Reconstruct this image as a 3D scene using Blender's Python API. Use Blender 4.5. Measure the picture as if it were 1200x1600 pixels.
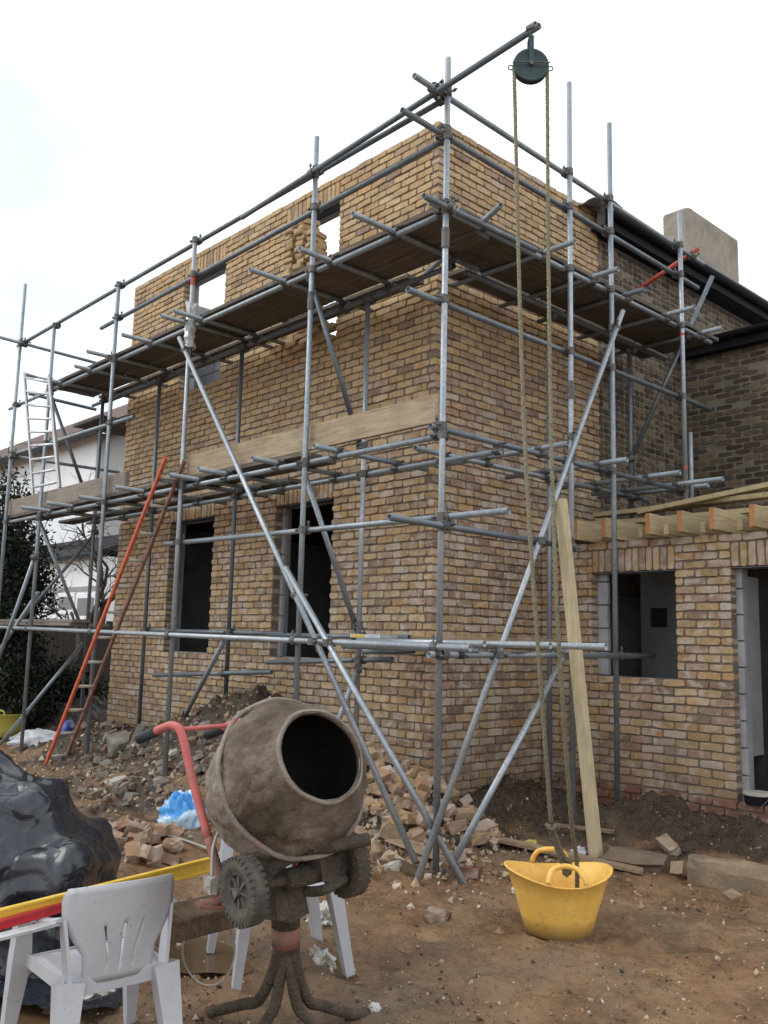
import bpy, math, random
import numpy as np
from mathutils import Vector, Matrix

for o in list(bpy.data.objects):
    bpy.data.objects.remove(o, do_unlink=True)
S = bpy.context.scene
COL = S.collection
rnd = random.Random(7)
rng = np.random.default_rng(11)
PI = math.pi

# ------------------------------------------------------------------ camera
# world: origin at the outer corner of the new brickwork, wall A runs along -X (faces -Y),
# wall B runs along +Y (faces +X), z = 0 at a bed joint just above the footing
F_PX = 1407.19
CC = np.array([5.66461, -5.89048, 1.21303])
RW = np.array([[0.6838918, 0.72918875, 0.02399528],
               [-0.08666377, 0.11384848, -0.98971103],
               [-0.72441797, 0.67477573, 0.14105429]])      # rows: right, down, forward
cam = bpy.data.cameras.new('camera')
cam.sensor_fit = 'VERTICAL'; cam.sensor_height = 24.0; cam.lens = F_PX / 1600 * 24.0
cam.clip_start = 0.05; cam.clip_end = 2000
camo = bpy.data.objects.new('camera', cam); COL.objects.link(camo)
m4 = Matrix.Identity(4)
for i in range(3):
    m4[i][0] = RW[0][i]; m4[i][1] = -RW[1][i]; m4[i][2] = -RW[2][i]; m4[i][3] = CC[i]
camo.matrix_world = m4
S.camera = camo
S.render.resolution_x = 768; S.render.resolution_y = 1024

def ray(p): return RW.T @ np.array([p[0]-600.0, p[1]-800.0, F_PX])
def onp(p, ax, val):
    d = ray(p); t = (val-CC[ax])/d[ax]; return CC+t*d
def PX(p, v): return onp(p, 0, v)
def PY(p, v): return onp(p, 1, v)
def PZ(p, v): return onp(p, 2, v)
def PD(p, depth): return CC+ray(p)*(depth/F_PX)

# ------------------------------------------------------------------ light
W = bpy.data.worlds.new('World'); S.world = W; W.use_nodes = True
nt = W.node_tree; nt.nodes.clear()
out = nt.nodes.new('ShaderNodeOutputWorld'); bg = nt.nodes.new('ShaderNodeBackground')
sky = nt.nodes.new('ShaderNodeTexSky'); sky.sky_type = 'NISHITA'; sky.sun_disc = False
SUN_EL, SUN_AZ = math.radians(48), math.radians(20)
sky.sun_elevation = SUN_EL; sky.sun_rotation = SUN_AZ
sky.air_density = 1.0; sky.dust_density = 2.0; sky.ozone_density = 1.5
mul = nt.nodes.new('ShaderNodeMix'); mul.data_type = 'RGBA'; mul.blend_type = 'MULTIPLY'; mul.inputs[0].default_value = 1
mul.inputs[7].default_value = (0.92, 1.16, 1.12, 1)
# an almost closed layer of bright cloud with a few thin places
tc = nt.nodes.new('ShaderNodeTexCoord')
mp = nt.nodes.new('ShaderNodeMapping'); mp.inputs['Scale'].default_value = (1.0, 1.0, 2.2); mp.inputs['Location'].default_value = (0.9, 0.1, 0.2)
nz = nt.nodes.new('ShaderNodeTexNoise'); nz.inputs['Scale'].default_value = 1.6; nz.inputs['Detail'].default_value = 5; nz.inputs['Roughness'].default_value = 0.55
rp = nt.nodes.new('ShaderNodeValToRGB'); rp.color_ramp.elements[0].position = 0.36; rp.color_ramp.elements[1].position = 0.62
rp.color_ramp.elements[0].color = (0.42, 0.42, 0.42, 1); rp.color_ramp.elements[1].color = (1, 1, 1, 1)
mx = nt.nodes.new('ShaderNodeMix'); mx.data_type = 'RGBA'
mx.inputs[7].default_value = (14.0, 14.1, 14.2, 1)
nt.links.new(tc.outputs['Generated'], mp.inputs[0]); nt.links.new(mp.outputs[0], nz.inputs[0]); nt.links.new(nz.outputs['Fac'], rp.inputs[0])
nt.links.new(sky.outputs[0], mul.inputs[6]); nt.links.new(mul.outputs[2], mx.inputs[6])
nt.links.new(rp.outputs[0], mx.inputs[0]); nt.links.new(mx.outputs[2], bg.inputs[0]); nt.links.new(bg.outputs[0], out.inputs[0])
bg.inputs[1].default_value = 0.1
sun = bpy.data.lights.new('sun', 'SUN'); sun.energy = 0.7; sun.angle = math.radians(25); sun.color = (1.0, 0.97, 0.92)
suno = bpy.data.objects.new('sun', sun); COL.objects.link(suno)
sd = Vector((-0.55, -0.62, 0)).normalized()*math.cos(SUN_EL)+Vector((0, 0, math.sin(SUN_EL)))   # direction to the sun
suno.rotation_euler = sd.to_track_quat('Z', 'Y').to_euler()
sky.sun_rotation = math.atan2(sd.x, sd.y)
vs = S.view_settings; vs.view_transform = 'Standard'; vs.look = 'None'; vs.exposure = 0.42; vs.gamma = 1.0; vs.use_curve_mapping = False
S.render.engine = 'CYCLES'

# ------------------------------------------------------------------ noise helpers (numpy)
def _h(ix, iy, s):
    n = (ix.astype(np.int64)*374761393+iy.astype(np.int64)*668265263+s*1442695041) & 0xffffffff
    n = ((n ^ (n >> 13))*1274126177) & 0xffffffff
    return ((n ^ (n >> 16)) & 0xffff)/65535.0
def vnoise(x, y, s=0):
    x = np.asarray(x, float); y = np.asarray(y, float)
    ix = np.floor(x).astype(np.int64); iy = np.floor(y).astype(np.int64)
    fx = x-ix; fy = y-iy; fx = fx*fx*(3-2*fx); fy = fy*fy*(3-2*fy)
    a = _h(ix, iy, s); b = _h(ix+1, iy, s); c = _h(ix, iy+1, s); d = _h(ix+1, iy+1, s)
    return (a*(1-fx)+b*fx)*(1-fy)+(c*(1-fx)+d*fx)*fy-0.5
def fbm(x, y, o=4, s=0, g=0.5):
    r = 0; a = 1.0; f = 1.0
    for i in range(o):
        r = r+a*vnoise(x*f, y*f, s+i*17); a *= g; f *= 2.03
    return r

# ------------------------------------------------------------------ materials
MATS = {}
def N(nt, t, **kw):
    n = nt.nodes.new(t)
    for k, v in kw.items():
        if k in ('inputs',):
            for a, b in v.items(): n.inputs[a].default_value = b
        else: setattr(n, k, v)
    return n
def newmat(name):
    m = bpy.data.materials.new(name); m.use_nodes = True
    nt = m.node_tree; b = nt.nodes['Principled BSDF']; MATS[name] = m
    return m, nt, b
def ramp(nt, stops):
    r = nt.nodes.new('ShaderNodeValToRGB'); cr = r.color_ramp
    while len(cr.elements) > 1: cr.elements.remove(cr.elements[-1])
    cr.elements[0].position = stops[0][0]; cr.elements[0].color = (*stops[0][1], 1)
    for p, c in stops[1:]:
        e = cr.elements.new(p); e.color = (*c, 1)
    return r
def noise(nt, co, scale, detail=4, rough=0.55, dist=0.0):
    n = N(nt, 'ShaderNodeTexNoise'); n.inputs['Scale'].default_value = scale; n.inputs['Detail'].default_value = detail
    n.inputs['Roughness'].default_value = rough; n.inputs['Distortion'].default_value = dist
    nt.links.new(co, n.inputs['Vector']); return n.outputs['Fac']
def mixc(nt, fac, a, b, blend='MIX'):
    m = N(nt, 'ShaderNodeMix', data_type='RGBA', blend_type=blend)
    for s, v in ((0, fac), (6, a), (7, b)):
        if isinstance(v, (int, float)): m.inputs[s].default_value = v
        elif isinstance(v, tuple): m.inputs[s].default_value = (*v, 1) if len(v) == 3 else v
        else: nt.links.new(v, m.inputs[s])
    return m.outputs[2]
def worldco(nt):
    g = N(nt, 'ShaderNodeNewGeometry'); return g.outputs['Position']
def objco(nt):
    g = N(nt, 'ShaderNodeTexCoord'); return g.outputs['Object']
def bump(nt, b, h, strength=0.4, dist=0.01):
    u = N(nt, 'ShaderNodeBump'); u.inputs['Strength'].default_value = strength; u.inputs['Distance'].default_value = dist
    nt.links.new(h, u.inputs['Height']); nt.links.new(u.outputs[0], b.inputs['Normal'])
def rampf(nt, fac, a, b, lo=0.0, hi=1.0):
    r = N(nt, 'ShaderNodeMapRange'); nt.links.new(fac, r.inputs[0])
    r.inputs[1].default_value = a; r.inputs[2].default_value = b; r.inputs[3].default_value = lo; r.inputs[4].default_value = hi
    return r.outputs[0]

def simple(name, c1, c2, scale=6, rough=0.8, metal=0.0, bmp=0.3, bdist=0.004, c3=None, fine=60, spec=0.5, world=True, rvar=0.1):
    m, nt, b = newmat(name)
    co = worldco(nt) if world else objco(nt)
    n1 = noise(nt, co, scale, 5, 0.6)
    n2 = noise(nt, co, fine, 4, 0.6)
    st = [(0.3, c1), (0.7, c2)]
    if c3: st = [(0.25, c1), (0.55, c2), (0.78, c3)]
    r = ramp(nt, st); nt.links.new(n1, r.inputs[0])
    col = mixc(nt, 0.35, r.outputs[0], mixc(nt, n2, (0.45, 0.45, 0.45), (1.5, 1.5, 1.5)), 'MULTIPLY')
    nt.links.new(col, b.inputs['Base Color'])
    nt.links.new(rampf(nt, n1, 0.3, 0.7, rough-rvar, min(1, rough+rvar)), b.inputs['Roughness'])
    b.inputs['Metallic'].default_value = metal
    b.inputs['Specular IOR Level'].default_value = spec
    if bmp: bump(nt, b, n2, bmp, bdist)
    return m

def brickmat(name, src, old=False):
    """brick: colour of each piece comes from its own object colour or from the mesh attribute"""
    m, nt, b = newmat(name)
    co = worldco(nt)
    if src == 'obj':
        oi = N(nt, 'ShaderNodeObjectInfo'); base = oi.outputs['Color']
    else:
        at = N(nt, 'ShaderNodeAttribute'); at.attribute_name = 'piece'; base = at.outputs['Color']
    n1 = noise(nt, co, 16, 5, 0.65); n2 = noise(nt, co, 90, 4, 0.65); n3 = noise(nt, co, 7.3, 4, 0.6, 0.6)
    mott = ramp(nt, [(0.28, (0.62, 0.58, 0.55)), (0.5, (1, 1, 1)), (0.75, (1.22, 1.18, 1.12))]); nt.links.new(n1, mott.inputs[0])
    c = mixc(nt, 0.9, base, mott.outputs[0], 'MULTIPLY')
    c = mixc(nt, rampf(nt, n2, 0.60, 0.72, 0, 0.65), c, (0.10, 0.07, 0.05) if not old else (0.26, 0.22, 0.175))    # pits, or old mortar smeared on the face
    if old: c = mixc(nt, rampf(nt, n3, 0.56, 0.72, 0, 0.4), c, (0.20, 0.17, 0.135))
    sep = N(nt, 'ShaderNodeSeparateXYZ'); nt.links.new(co, sep.inputs[0])
    if not old:
        low = rampf(nt, sep.outputs[2], 2.6, 4.2, 1.0, 0.25)
        eff = N(nt, 'ShaderNodeMath', operation='MULTIPLY'); nt.links.new(rampf(nt, n3, 0.47, 0.64, 0, 0.78), eff.inputs[0]); nt.links.new(low, eff.inputs[1])
        c = mixc(nt, eff.outputs[0], c, (0.55, 0.48, 0.42))                               # lime bloom low down
        damp = N(nt, 'ShaderNodeMath', operation='MULTIPLY'); nt.links.new(rampf(nt, sep.outputs[2], -0.1, 0.75, 0.55, 0.0), damp.inputs[0]); nt.links.new(rampf(nt, n1, 0.3, 0.6), damp.inputs[1])
        c = mixc(nt, damp.outputs[0], c, (0.14, 0.085, 0.05))                             # splashed mud
    nt.links.new(c, b.inputs['Base Color'])
    b.inputs['Roughness'].default_value = 0.9; b.inputs['Specular IOR Level'].default_value = 0.25
    bump(nt, b, mixc(nt, 0.5, n2, n1), 0.7, 0.006)
    return m
brickmat('brick_piece', 'obj'); brickmat('brick_mass', 'attr')
brickmat('oldbrick_piece', 'obj', True); brickmat('oldbrick_mass', 'attr', True)
simple('mortar', (0.135, 0.108, 0.082), (0.23, 0.185, 0.14), 9, 0.95, bmp=0.6, bdist=0.006, fine=120)
simple('oldmortar', (0.14, 0.12, 0.095), (0.25, 0.215, 0.17), 9, 0.95, bmp=0.6, bdist=0.008, fine=70)
simple('block', (0.30, 0.30, 0.31), (0.44, 0.44, 0.46), 5, 0.95, bmp=0.5, bdist=0.004, fine=130)
simple('room_shade', (0.035, 0.03, 0.028), (0.07, 0.06, 0.055), 3, 0.95, bmp=0.3)  # shade of the unlit rooms painted into floors and partitions
simple('plaster', (0.32, 0.32, 0.33), (0.42, 0.42, 0.43), 3, 0.9, bmp=0.15)
simple('concrete', (0.15, 0.11, 0.075), (0.27, 0.20, 0.13), 5, 0.9, bmp=0.6, bdist=0.01, fine=40)
simple('blackpaint', (0.006, 0.006, 0.008), (0.016, 0.016, 0.02), 5, 0.7, bmp=0.1, spec=0.2)
simple('render_cement', (0.15, 0.125, 0.095), (0.32, 0.285, 0.235), 2.6, 0.95, bmp=0.4, c3=(0.22, 0.19, 0.15), fine=30)
simple('lead', (0.16, 0.16, 0.17), (0.26, 0.26, 0.27), 4, 0.7, bmp=0.3)
simple('steel_lintel', (0.10, 0.11, 0.12), (0.18, 0.19, 0.2), 8, 0.6, metal=0.6, bmp=0.2)

def galv(name, c1, c2, c3, rough=0.42):
    m, nt, b = newmat(name)
    co = worldco(nt)
    n1 = noise(nt, co, 3.5, 4, 0.6); n2 = noise(nt, co, 45, 4, 0.7); n3 = noise(nt, co, 11, 5, 0.7, 0.4)
    r = ramp(nt, [(0.25, c1), (0.5, c2), (0.75, c3)]); nt.links.new(n1, r.inputs[0])
    c = mixc(nt, rampf(nt, n2, 0.35, 0.65, 0, 0.4), r.outputs[0], (0.12, 0.125, 0.13))
    c = mixc(nt, rampf(nt, n3, 0.66, 0.74, 0, 0.75), c, (0.50, 0.48, 0.45))       # splashes of mortar
    c = mixc(nt, rampf(nt, n3, 0.33, 0.25, 0, 0.5), c, (0.13, 0.075, 0.045))      # rust
    nt.links.new(c, b.inputs['Base Color']); b.inputs['Metallic'].default_value = 0.55
    nt.links.new(rampf(nt, n2, 0.3, 0.7, rough-0.08, rough+0.2), b.inputs['Roughness'])
    bump(nt, b, n2, 0.25, 0.002)
    return m
galv('tube_bright', (0.30, 0.34, 0.38), (0.38, 0.42, 0.46), (0.50, 0.53, 0.56), 0.38)
galv('tube_mid', (0.22, 0.265, 0.305), (0.30, 0.345, 0.385), (0.39, 0.43, 0.46), 0.42)
galv('tube_dark', (0.11, 0.14, 0.17), (0.165, 0.195, 0.225), (0.24, 0.27, 0.295), 0.46)
simple('coupler_steel', (0.06, 0.06, 0.065), (0.20, 0.19, 0.18), 20, 0.6, metal=0.5, bmp=0.3, bdist=0.002)
simple('red_paint', (0.36, 0.045, 0.03), (0.50, 0.09, 0.06), 12, 0.5, bmp=0.2, bdist=0.002)
simple('alu', (0.50, 0.53, 0.57), (0.68, 0.70, 0.73), 6, 0.35, metal=0.6, bmp=0.1)

def wood(name, c1, c2, c3, axis='X', rough=0.85, knots=True, stretch=14):
    m, nt, b = newmat(name)
    co = objco(nt); mp = N(nt, 'ShaderNodeMapping'); nt.links.new(co, mp.inputs[0])
    sc = {'X': (1, stretch, stretch), 'Y': (stretch, 1, stretch), 'Z': (stretch, stretch, 1)}[axis]
    mp.inputs['Scale'].default_value = sc
    oi = N(nt, 'ShaderNodeObjectInfo')
    off = N(nt, 'ShaderNodeVectorMath', operation='ADD'); nt.links.new(mp.outputs[0], off.inputs[0])
    cmb = N(nt, 'ShaderNodeCombineXYZ')
    k = N(nt, 'ShaderNodeMath', operation='MULTIPLY'); k.inputs[1].default_value = 37; nt.links.new(oi.outputs['Random'], k.inputs[0])
    for i in range(3): nt.links.new(k.outputs[0], cmb.inputs[i])
    nt.links.new(cmb.outputs[0], off.inputs[1])
    n1 = noise(nt, off.outputs[0], 3.0, 6, 0.65, 0.8); n2 = noise(nt, worldco(nt), 5, 4, 0.6); n3 = noise(nt, off.outputs[0], 14, 3, 0.6)
    r = ramp(nt, [(0.3, c1), (0.5, c2), (0.72, c3)]); nt.links.new(n1, r.inputs[0])
    c = mixc(nt, rampf(nt, n2, 0.45, 0.75, 0, 0.5), r.outputs[0], c1)
    c = mixc(nt, 0.5, c, mixc(nt, oi.outputs['Random'], (0.65, 0.65, 0.66), (1.25, 1.22, 1.2)), 'MULTIPLY')
    nt.links.new(c, b.inputs['Base Color']); b.inputs['Roughness'].default_value = rough
    b.inputs['Specular IOR Level'].default_value = 0.3
    bump(nt, b, n3, 0.35, 0.004)
    return m
wood('board_x', (0.07, 0.06, 0.05), (0.125, 0.105, 0.088), (0.20, 0.17, 0.145), 'X')
wood('board_y', (0.07, 0.06, 0.05), (0.125, 0.105, 0.088), (0.20, 0.17, 0.145), 'Y')
wood('toe_wood', (0.21, 0.165, 0.11), (0.34, 0.27, 0.185), (0.42, 0.345, 0.25), 'X')
wood('toe_weathered', (0.17, 0.145, 0.12), (0.25, 0.215, 0.18), (0.32, 0.28, 0.24), 'X')
wood('timber_y', (0.30, 0.24, 0.14), (0.42, 0.34, 0.205), (0.52, 0.43, 0.28), 'Y')
wood('timber_z', (0.40, 0.33, 0.20), (0.55, 0.46, 0.29), (0.62, 0.53, 0.36), 'Z')
simple('endgrain', (0.36, 0.15, 0.055), (0.50, 0.23, 0.09), 30, 0.9, bmp=0.3)
wood('muddy_wood', (0.05, 0.035, 0.022), (0.11, 0.075, 0.045), (0.19, 0.13, 0.08), 'X')
wood('scrap_wood', (0.16, 0.11, 0.07), (0.28, 0.20, 0.13), (0.38, 0.29, 0.2), 'X')

# ------------------------------------------------------------------ mesh helpers
def np3(v): return np.asarray(v, float)
def build(name, V, Fc, mat, parent=None, smooth=False, attr=None):
    """one mesh object from world-space vertices; origin at the parent thing, else at the base of the mesh"""
    V = np.asarray(V, float).reshape(-1, 3)
    if parent is not None:
        org = np.array(parent.matrix_world.translation) if parent.get('_w') is None else np.array(parent['_w'])
    else:
        org = np.array([(V[:, 0].min()+V[:, 0].max())/2, (V[:, 1].min()+V[:, 1].max())/2, V[:, 2].min()])
    me = bpy.data.meshes.new(name)
    me.from_pydata((V-org).tolist(), [], [list(map(int, f)) for f in Fc])
    if smooth: me.polygons.foreach_set('use_smooth', [True]*len(me.polygons))
    if mat is not None: me.materials.append(MATS[mat] if isinstance(mat, str) else mat)
    if attr is not None:
        a = me.color_attributes.new('piece', 'FLOAT_COLOR', 'POINT')
        a.data.foreach_set('color', np.asarray(attr, np.float32).ravel())
    o = bpy.data.objects.new(name, me); COL.objects.link(o)
    o['_w'] = org.tolist()
    if parent is not None: o.parent = parent
    else: o.location = org
    return o
def empty(name, loc, label=None, cat=None, group=None):
    o = bpy.data.objects.new(name, None); COL.objects.link(o); o.location = loc; o['_w'] = [float(v) for v in loc]
    o.empty_display_size = 0.1
    if label: tag(o, label, cat, group)
    return o
def tag(o, label, cat, group=None):
    o['label'] = label; o['category'] = cat
    if group: o['group'] = group
    return o
def struct(o): o['kind'] = 'structure'; return o

def cat(parts):
    V = []; Fc = []; n = 0
    for v, f in parts:
        v = np.asarray(v, float).reshape(-1, 3); V.append(v)
        Fc += [[i+n for i in q] for q in f]; n += len(v)
    return np.concatenate(V), Fc
BOXF = [(0, 3, 2, 1), (4, 5, 6, 7), (0, 1, 5, 4), (1, 2, 6, 5), (2, 3, 7, 6), (3, 0, 4, 7)]
def box(x0, x1, y0, y1, z0, z1):
    return np.array([(x0, y0, z0), (x1, y0, z0), (x1, y1, z0), (x0, y1, z0), (x0, y0, z1), (x1, y0, z1), (x1, y1, z1), (x0, y1, z1)], float), BOXF
def frame(d, up=(0, 0, 1)):
    d = np3(d); d = d/np.linalg.norm(d); u = np3(up)
    if abs(d@u) > 0.97: u = np.array([1.0, 0, 0])
    s = np.cross(d, u); s /= np.linalg.norm(s); t = np.cross(s, d)
    return d, s, t
def bar(p, q, w, h, up=(0, 0, 1), bev=0.0):
    """rectangular bar from p to q, width w sideways, height h along up"""
    p = np3(p); q = np3(q); d, s, t = frame(q-p, up)
    V = []
    c = bev
    prof = [(-w/2, -h/2), (w/2, -h/2), (w/2, h/2), (-w/2, h/2)] if c == 0 else \
        [(-w/2+c, -h/2), (w/2-c, -h/2), (w/2, -h/2+c), (w/2, h/2-c), (w/2-c, h/2), (-w/2+c, h/2), (-w/2, h/2-c), (-w/2, -h/2+c)]
    n = len(prof)
    for e in (p, q):
        for a, b in prof: V.append(e+s*a+t*b)
    Fc = [[(i+1) % n, i, i+n, (i+1) % n+n] for i in range(n)]+[list(range(n)), list(range(2*n-1, n-1, -1))]
    return np.array(V), Fc
def tube(p, q, r=0.02415, n=14, hollow=True, wall=0.004, deep=0.12):
    p = np3(p); q = np3(q); d, s, t = frame(q-p)
    a = np.arange(n)*2*PI/n; C = np.cos(a)[:, None]*s+np.sin(a)[:, None]*t
    if not hollow:
        V = np.concatenate([p+C*r, q+C*r]); Fc = [[i, (i+1) % n, (i+1) % n+n, i+n][::-1] for i in range(n)]+[list(range(n)), list(range(2*n-1, n-1, -1))]
        return V, Fc
    ri = r-wall
    rings = [p+d*deep+C*ri, p+C*ri, p+C*r, q+C*r, q+C*ri, q-d*deep+C*ri]
    V = np.concatenate(rings); Fc = []
    for k in range(5):
        for i in range(n): Fc.append([k*n+(i+1) % n, k*n+i, (k+1)*n+i, (k+1)*n+(i+1) % n])
    Fc.append(list(range(n))); Fc.append([5*n+i for i in range(n)][::-1])
    return V, Fc
def pipe(pts, r, n=10, cap=True, closed=False):
    """round bar swept along points; r is a number or one radius per point"""
    P = np.array([np3(p) for p in pts]); k = len(P)
    R = np.full(k, r) if np.isscalar(r) else np.asarray(r, float)
    T = np.zeros_like(P)
    for i in range(k):
        a = P[(i-1) % k] if (closed or i > 0) else P[i]; b = P[(i+1) % k] if (closed or i < k-1) else P[i]
        T[i] = (b-a)/max(1e-9, np.linalg.norm(b-a))
    _, s, t = frame(T[0]); V = []
    ang = np.arange(n)*2*PI/n
    for i in range(k):
        s = s-T[i]*(s@T[i]); s /= np.linalg.norm(s); t = np.cross(T[i], s)
        V.append(P[i]+R[i]*(np.cos(ang)[:, None]*s+np.sin(ang)[:, None]*t))
    V = np.concatenate(V); Fc = []
    for i in range(k if closed else k-1):
        j = (i+1) % k
        for a in range(n): Fc.append([i*n+a, i*n+(a+1) % n, j*n+(a+1) % n, j*n+a])
    if cap and not closed: Fc += [list(range(n))[::-1], [(k-1)*n+a for a in range(n)]]
    return V, Fc
def spline(pts, m=8):
    P = [np3(p) for p in pts]; P = [2*P[0]-P[1]]+P+[2*P[-1]-P[-2]]; out = []
    for i in range(1, len(P)-2):
        for k in range(m):
            t = k/m
            out.append(0.5*((2*P[i])+(-P[i-1]+P[i+1])*t+(2*P[i-1]-5*P[i]+4*P[i+1]-P[i+2])*t*t+(-P[i-1]+3*P[i]-3*P[i+1]+P[i+2])*t**3))
    out.append(P[-2]); return out
def lathe(o, ax, prof, n=40):
    """surface of revolution; prof is (distance along ax, radius)"""
    d, s, t = frame(ax); V = []; ang = np.arange(n)*2*PI/n
    for a, r in prof: V.append(np3(o)+d*a+r*(np.cos(ang)[:, None]*s+np.sin(ang)[:, None]*t))
    V = np.concatenate(V); Fc = []
    for k in range(len(prof)-1):
        for i in range(n): Fc.append([k*n+i, k*n+(i+1) % n, (k+1)*n+(i+1) % n, (k+1)*n+i])
    return V, Fc
_CH = None
def chunk(sx, sy, sz, seed, rough=0.16, rounds=0.25):
    """a broken lump: a subdivided block with knocked corners, 48 triangles"""
    r = np.random.default_rng(seed); V = []; idx = {}
    for i in (-1, 0, 1):
        for j in (-1, 0, 1):
            for k in (-1, 0, 1):
                if i == j == k == 0: continue
                idx[(i, j, k)] = len(V); v = np.array([i, j, k], float)
                v = v*(1-rounds)+rounds*v/np.linalg.norm(v)*1.15
                V.append(v+r.normal(0, rough, 3)*(1.0 if abs(i)+abs(j)+abs(k) > 1 else 0.5))
    Fc = []
    for ax in range(3):
        for sgn in (-1, 1):
            o = [a for a in range(3) if a != ax]
            for a in (-1, 0):
                for b in (-1, 0):
                    q = []
                    for da, db in ((0, 0), (1, 0), (1, 1), (0, 1)):
                        c = [0, 0, 0]; c[ax] = sgn; c[o[0]] = a+da; c[o[1]] = b+db; q.append(idx[tuple(c)])
                    if (sgn > 0) != (ax == 1): Fc.append(q)
                    else: Fc.append(q[::-1])
    return np.array(V)*np.array([sx, sy, sz])/2, Fc
def rotz(V, a):
    c, s = math.cos(a), math.sin(a); V = np.asarray(V, float)
    return np.stack([V[:, 0]*c-V[:, 1]*s, V[:, 0]*s+V[:, 1]*c, V[:, 2]], 1)
def rotm(rx, ry, rz):
    return np.array(Matrix.Rotation(rz, 3, 'Z') @ Matrix.Rotation(ry, 3, 'Y') @ Matrix.Rotation(rx, 3, 'X'))

# ================================================================== GROUND
HEAPS = [  # x, y, sx, sy, height
    (-2.0, -0.38, 1.05, 0.62, 0.98), (-3.3, -0.45, 0.85, 0.60, 0.48), (-4.7, -0.5, 0.95, 0.75, 0.36), (-5.9, -0.3, 0.8, 0.6, 0.25),
    (-0.60, -0.28, 0.75, 0.45, 0.36), (0.15, -0.40, 0.55, 0.42, 0.26), (0.75, -0.45, 0.5, 0.42, 0.10),
    (1.45, 1.15, 0.36, 0.36, 0.25), (0.3, 1.05, 0.60, 0.60, 0.25), (0.25, 0.45, 0.45, 0.45, 0.12), (2.2, 1.2, 0.7, 0.40, 0.17), (3.4, 1.2, 1.2, 0.5, 0.18), (1.0, 0.75, 0.5, 0.4, 0.10),
    (-8.5, 1.5, 2.2, 2.0, 0.55), (-7.6, 0.2, 0.9, 0.8, 0.25), (2.05, 0.55, 0.25, 0.2, 0.07)]
_rb = random.Random(5)
BOOTS = [(_rb.uniform(0.9, 3.9), _rb.uniform(-3.1, -0.6), _rb.uniform(0, 6.28)) for _ in range(26)]
def gbase(x, y):
    z = np.full(np.shape(x), -0.40)
    for hx, hy, sx, sy, h in HEAPS: z = z+h*np.exp(-((x-hx)/sx)**2-((y-hy)/sy)**2)
    return z
def soilmask(x, y):
    m = np.zeros(np.shape(x))
    for hx, hy, sx, sy, h in HEAPS: m = np.maximum(m, min(1.0, h*6)*np.exp(-((x-hx)/(sx*1.15))**2-((y-hy)/(sy*1.15))**2))
    m = np.maximum(m, 0.34*np.exp(-((x+2.2)/2.6)**2-((y+1.5)/0.9)**2)); m = np.maximum(m, 0.30*np.exp(-((x-0.9)/1.0)**2-((y+3.3)/0.5)**2))
    return np.clip(m*1.9+fbm(x*2.2, y*2.2, 3, 5)*0.6-0.08, 0, 1)
def gz_arr(x, y):
    m = soilmask(x, y)
    z = gbase(x, y)+fbm(x*0.8, y*0.8, 3, 1)*0.05+fbm(x*5, y*5, 4, 3)*0.028
    z = z+m*(np.abs(fbm(x*6, y*6, 4, 9))*0.15+fbm(x*17, y*17, 3, 12)*0.060)
    # trodden clods and boot dents
    cl = vnoise(x*9, y*9, 21); z = z+np.clip(cl-0.10, 0, 1)*0.050+fbm(x*15, y*15, 3, 31)*0.020
    z = z-0.022*np.clip(0.16-np.abs(fbm(x*2.6, y*2.6, 2, 41)), 0, 1)/0.16*np.clip(vnoise(x*1.3, y*1.3, 43)+0.3, 0, 1)
    # puddled low ground at the bottom left of the picture
    z = z-0.075*np.exp(-((x-1.05)/0.95)**2-((y+4.25)/0.55)**2)
    z = z-0.050*np.exp(-((x-1.42)/0.42)**2-((y+3.20)/0.30)**2)
    # a barrow rut and boot prints trodden across the open mud
    ru = (x-2.2)*0.72+(y+2.2)*0.69; rv = -(x-2.2)*0.69+(y+2.2)*0.72+0.10*np.sin(ru*2.2)
    z = z-0.030*np.exp(-(rv/0.045)**2)*np.clip(1.6-np.abs(ru), 0, 1)+0.014*np.exp(-((np.abs(rv)-0.085)/0.03)**2)*np.clip(1.6-np.abs(ru), 0, 1)
    for bx_, by_, ba_ in BOOTS:
        c_, s_ = math.cos(ba_), math.sin(ba_); u_ = (x-bx_)*c_+(y-by_)*s_; v_ = -(x-bx_)*s_+(y-by_)*c_
        e_ = (u_/0.135)**2+(v_/0.048)**2; z = z-0.022*np.exp(-e_**3)+0.010*np.exp(-((np.sqrt(e_)-1.25)/0.22)**2)
    return z
def hit(p, t0=1.5, t1=22.0, n=900):
    """where the sight line through a pixel first meets the ground"""
    d = ray(p)/F_PX; t = np.linspace(t0, t1, n); Q = CC+d*t[:, None]; s = Q[:, 2]-gz_arr(Q[:, 0], Q[:, 1]); k = int(np.argmax(s < 0)); k = k if s[k] < 0 else n-1
    a, b_ = t[max(0, k-1)], t[k]
    for _ in range(12):
        mdl = (a+b_)/2; q = CC+d*mdl
        if q[2] > gz(q[0], q[1]): a = mdl
        else: b_ = mdl
    q = CC+d*b_; q[2] = gz(q[0], q[1]); return q
def gz(x, y): return float(gz_arr(np.array([x]), np.array([y]))[0])
def stretch(a0, a1, step, far0, far1, g=1.28):
    c = list(np.arange(a0, a1+1e-6, step)); s = step; v = a1
    while v < far1: s *= g; v += s; c.append(v)
    s = step; v = a0
    while v > far0: s *= g; v -= s; c.insert(0, v)
    return np.array(c)
gx = stretch(-6.5, 4.4, 0.026, -400, 400); gy = stretch(-5.0, 1.75, 0.026, -400, 400)
GX, GY = np.meshgrid(gx, gy, indexing='ij')
GZ = gz_arr(GX, GY)
GZ = np.where((GX < 0.0) & (GY > 0.03) & (GX > -6.15), -0.45, GZ); GZ = np.where((GX > -0.02) & (GY > 1.64), -0.40, GZ)
ni, nj = GX.shape
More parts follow.
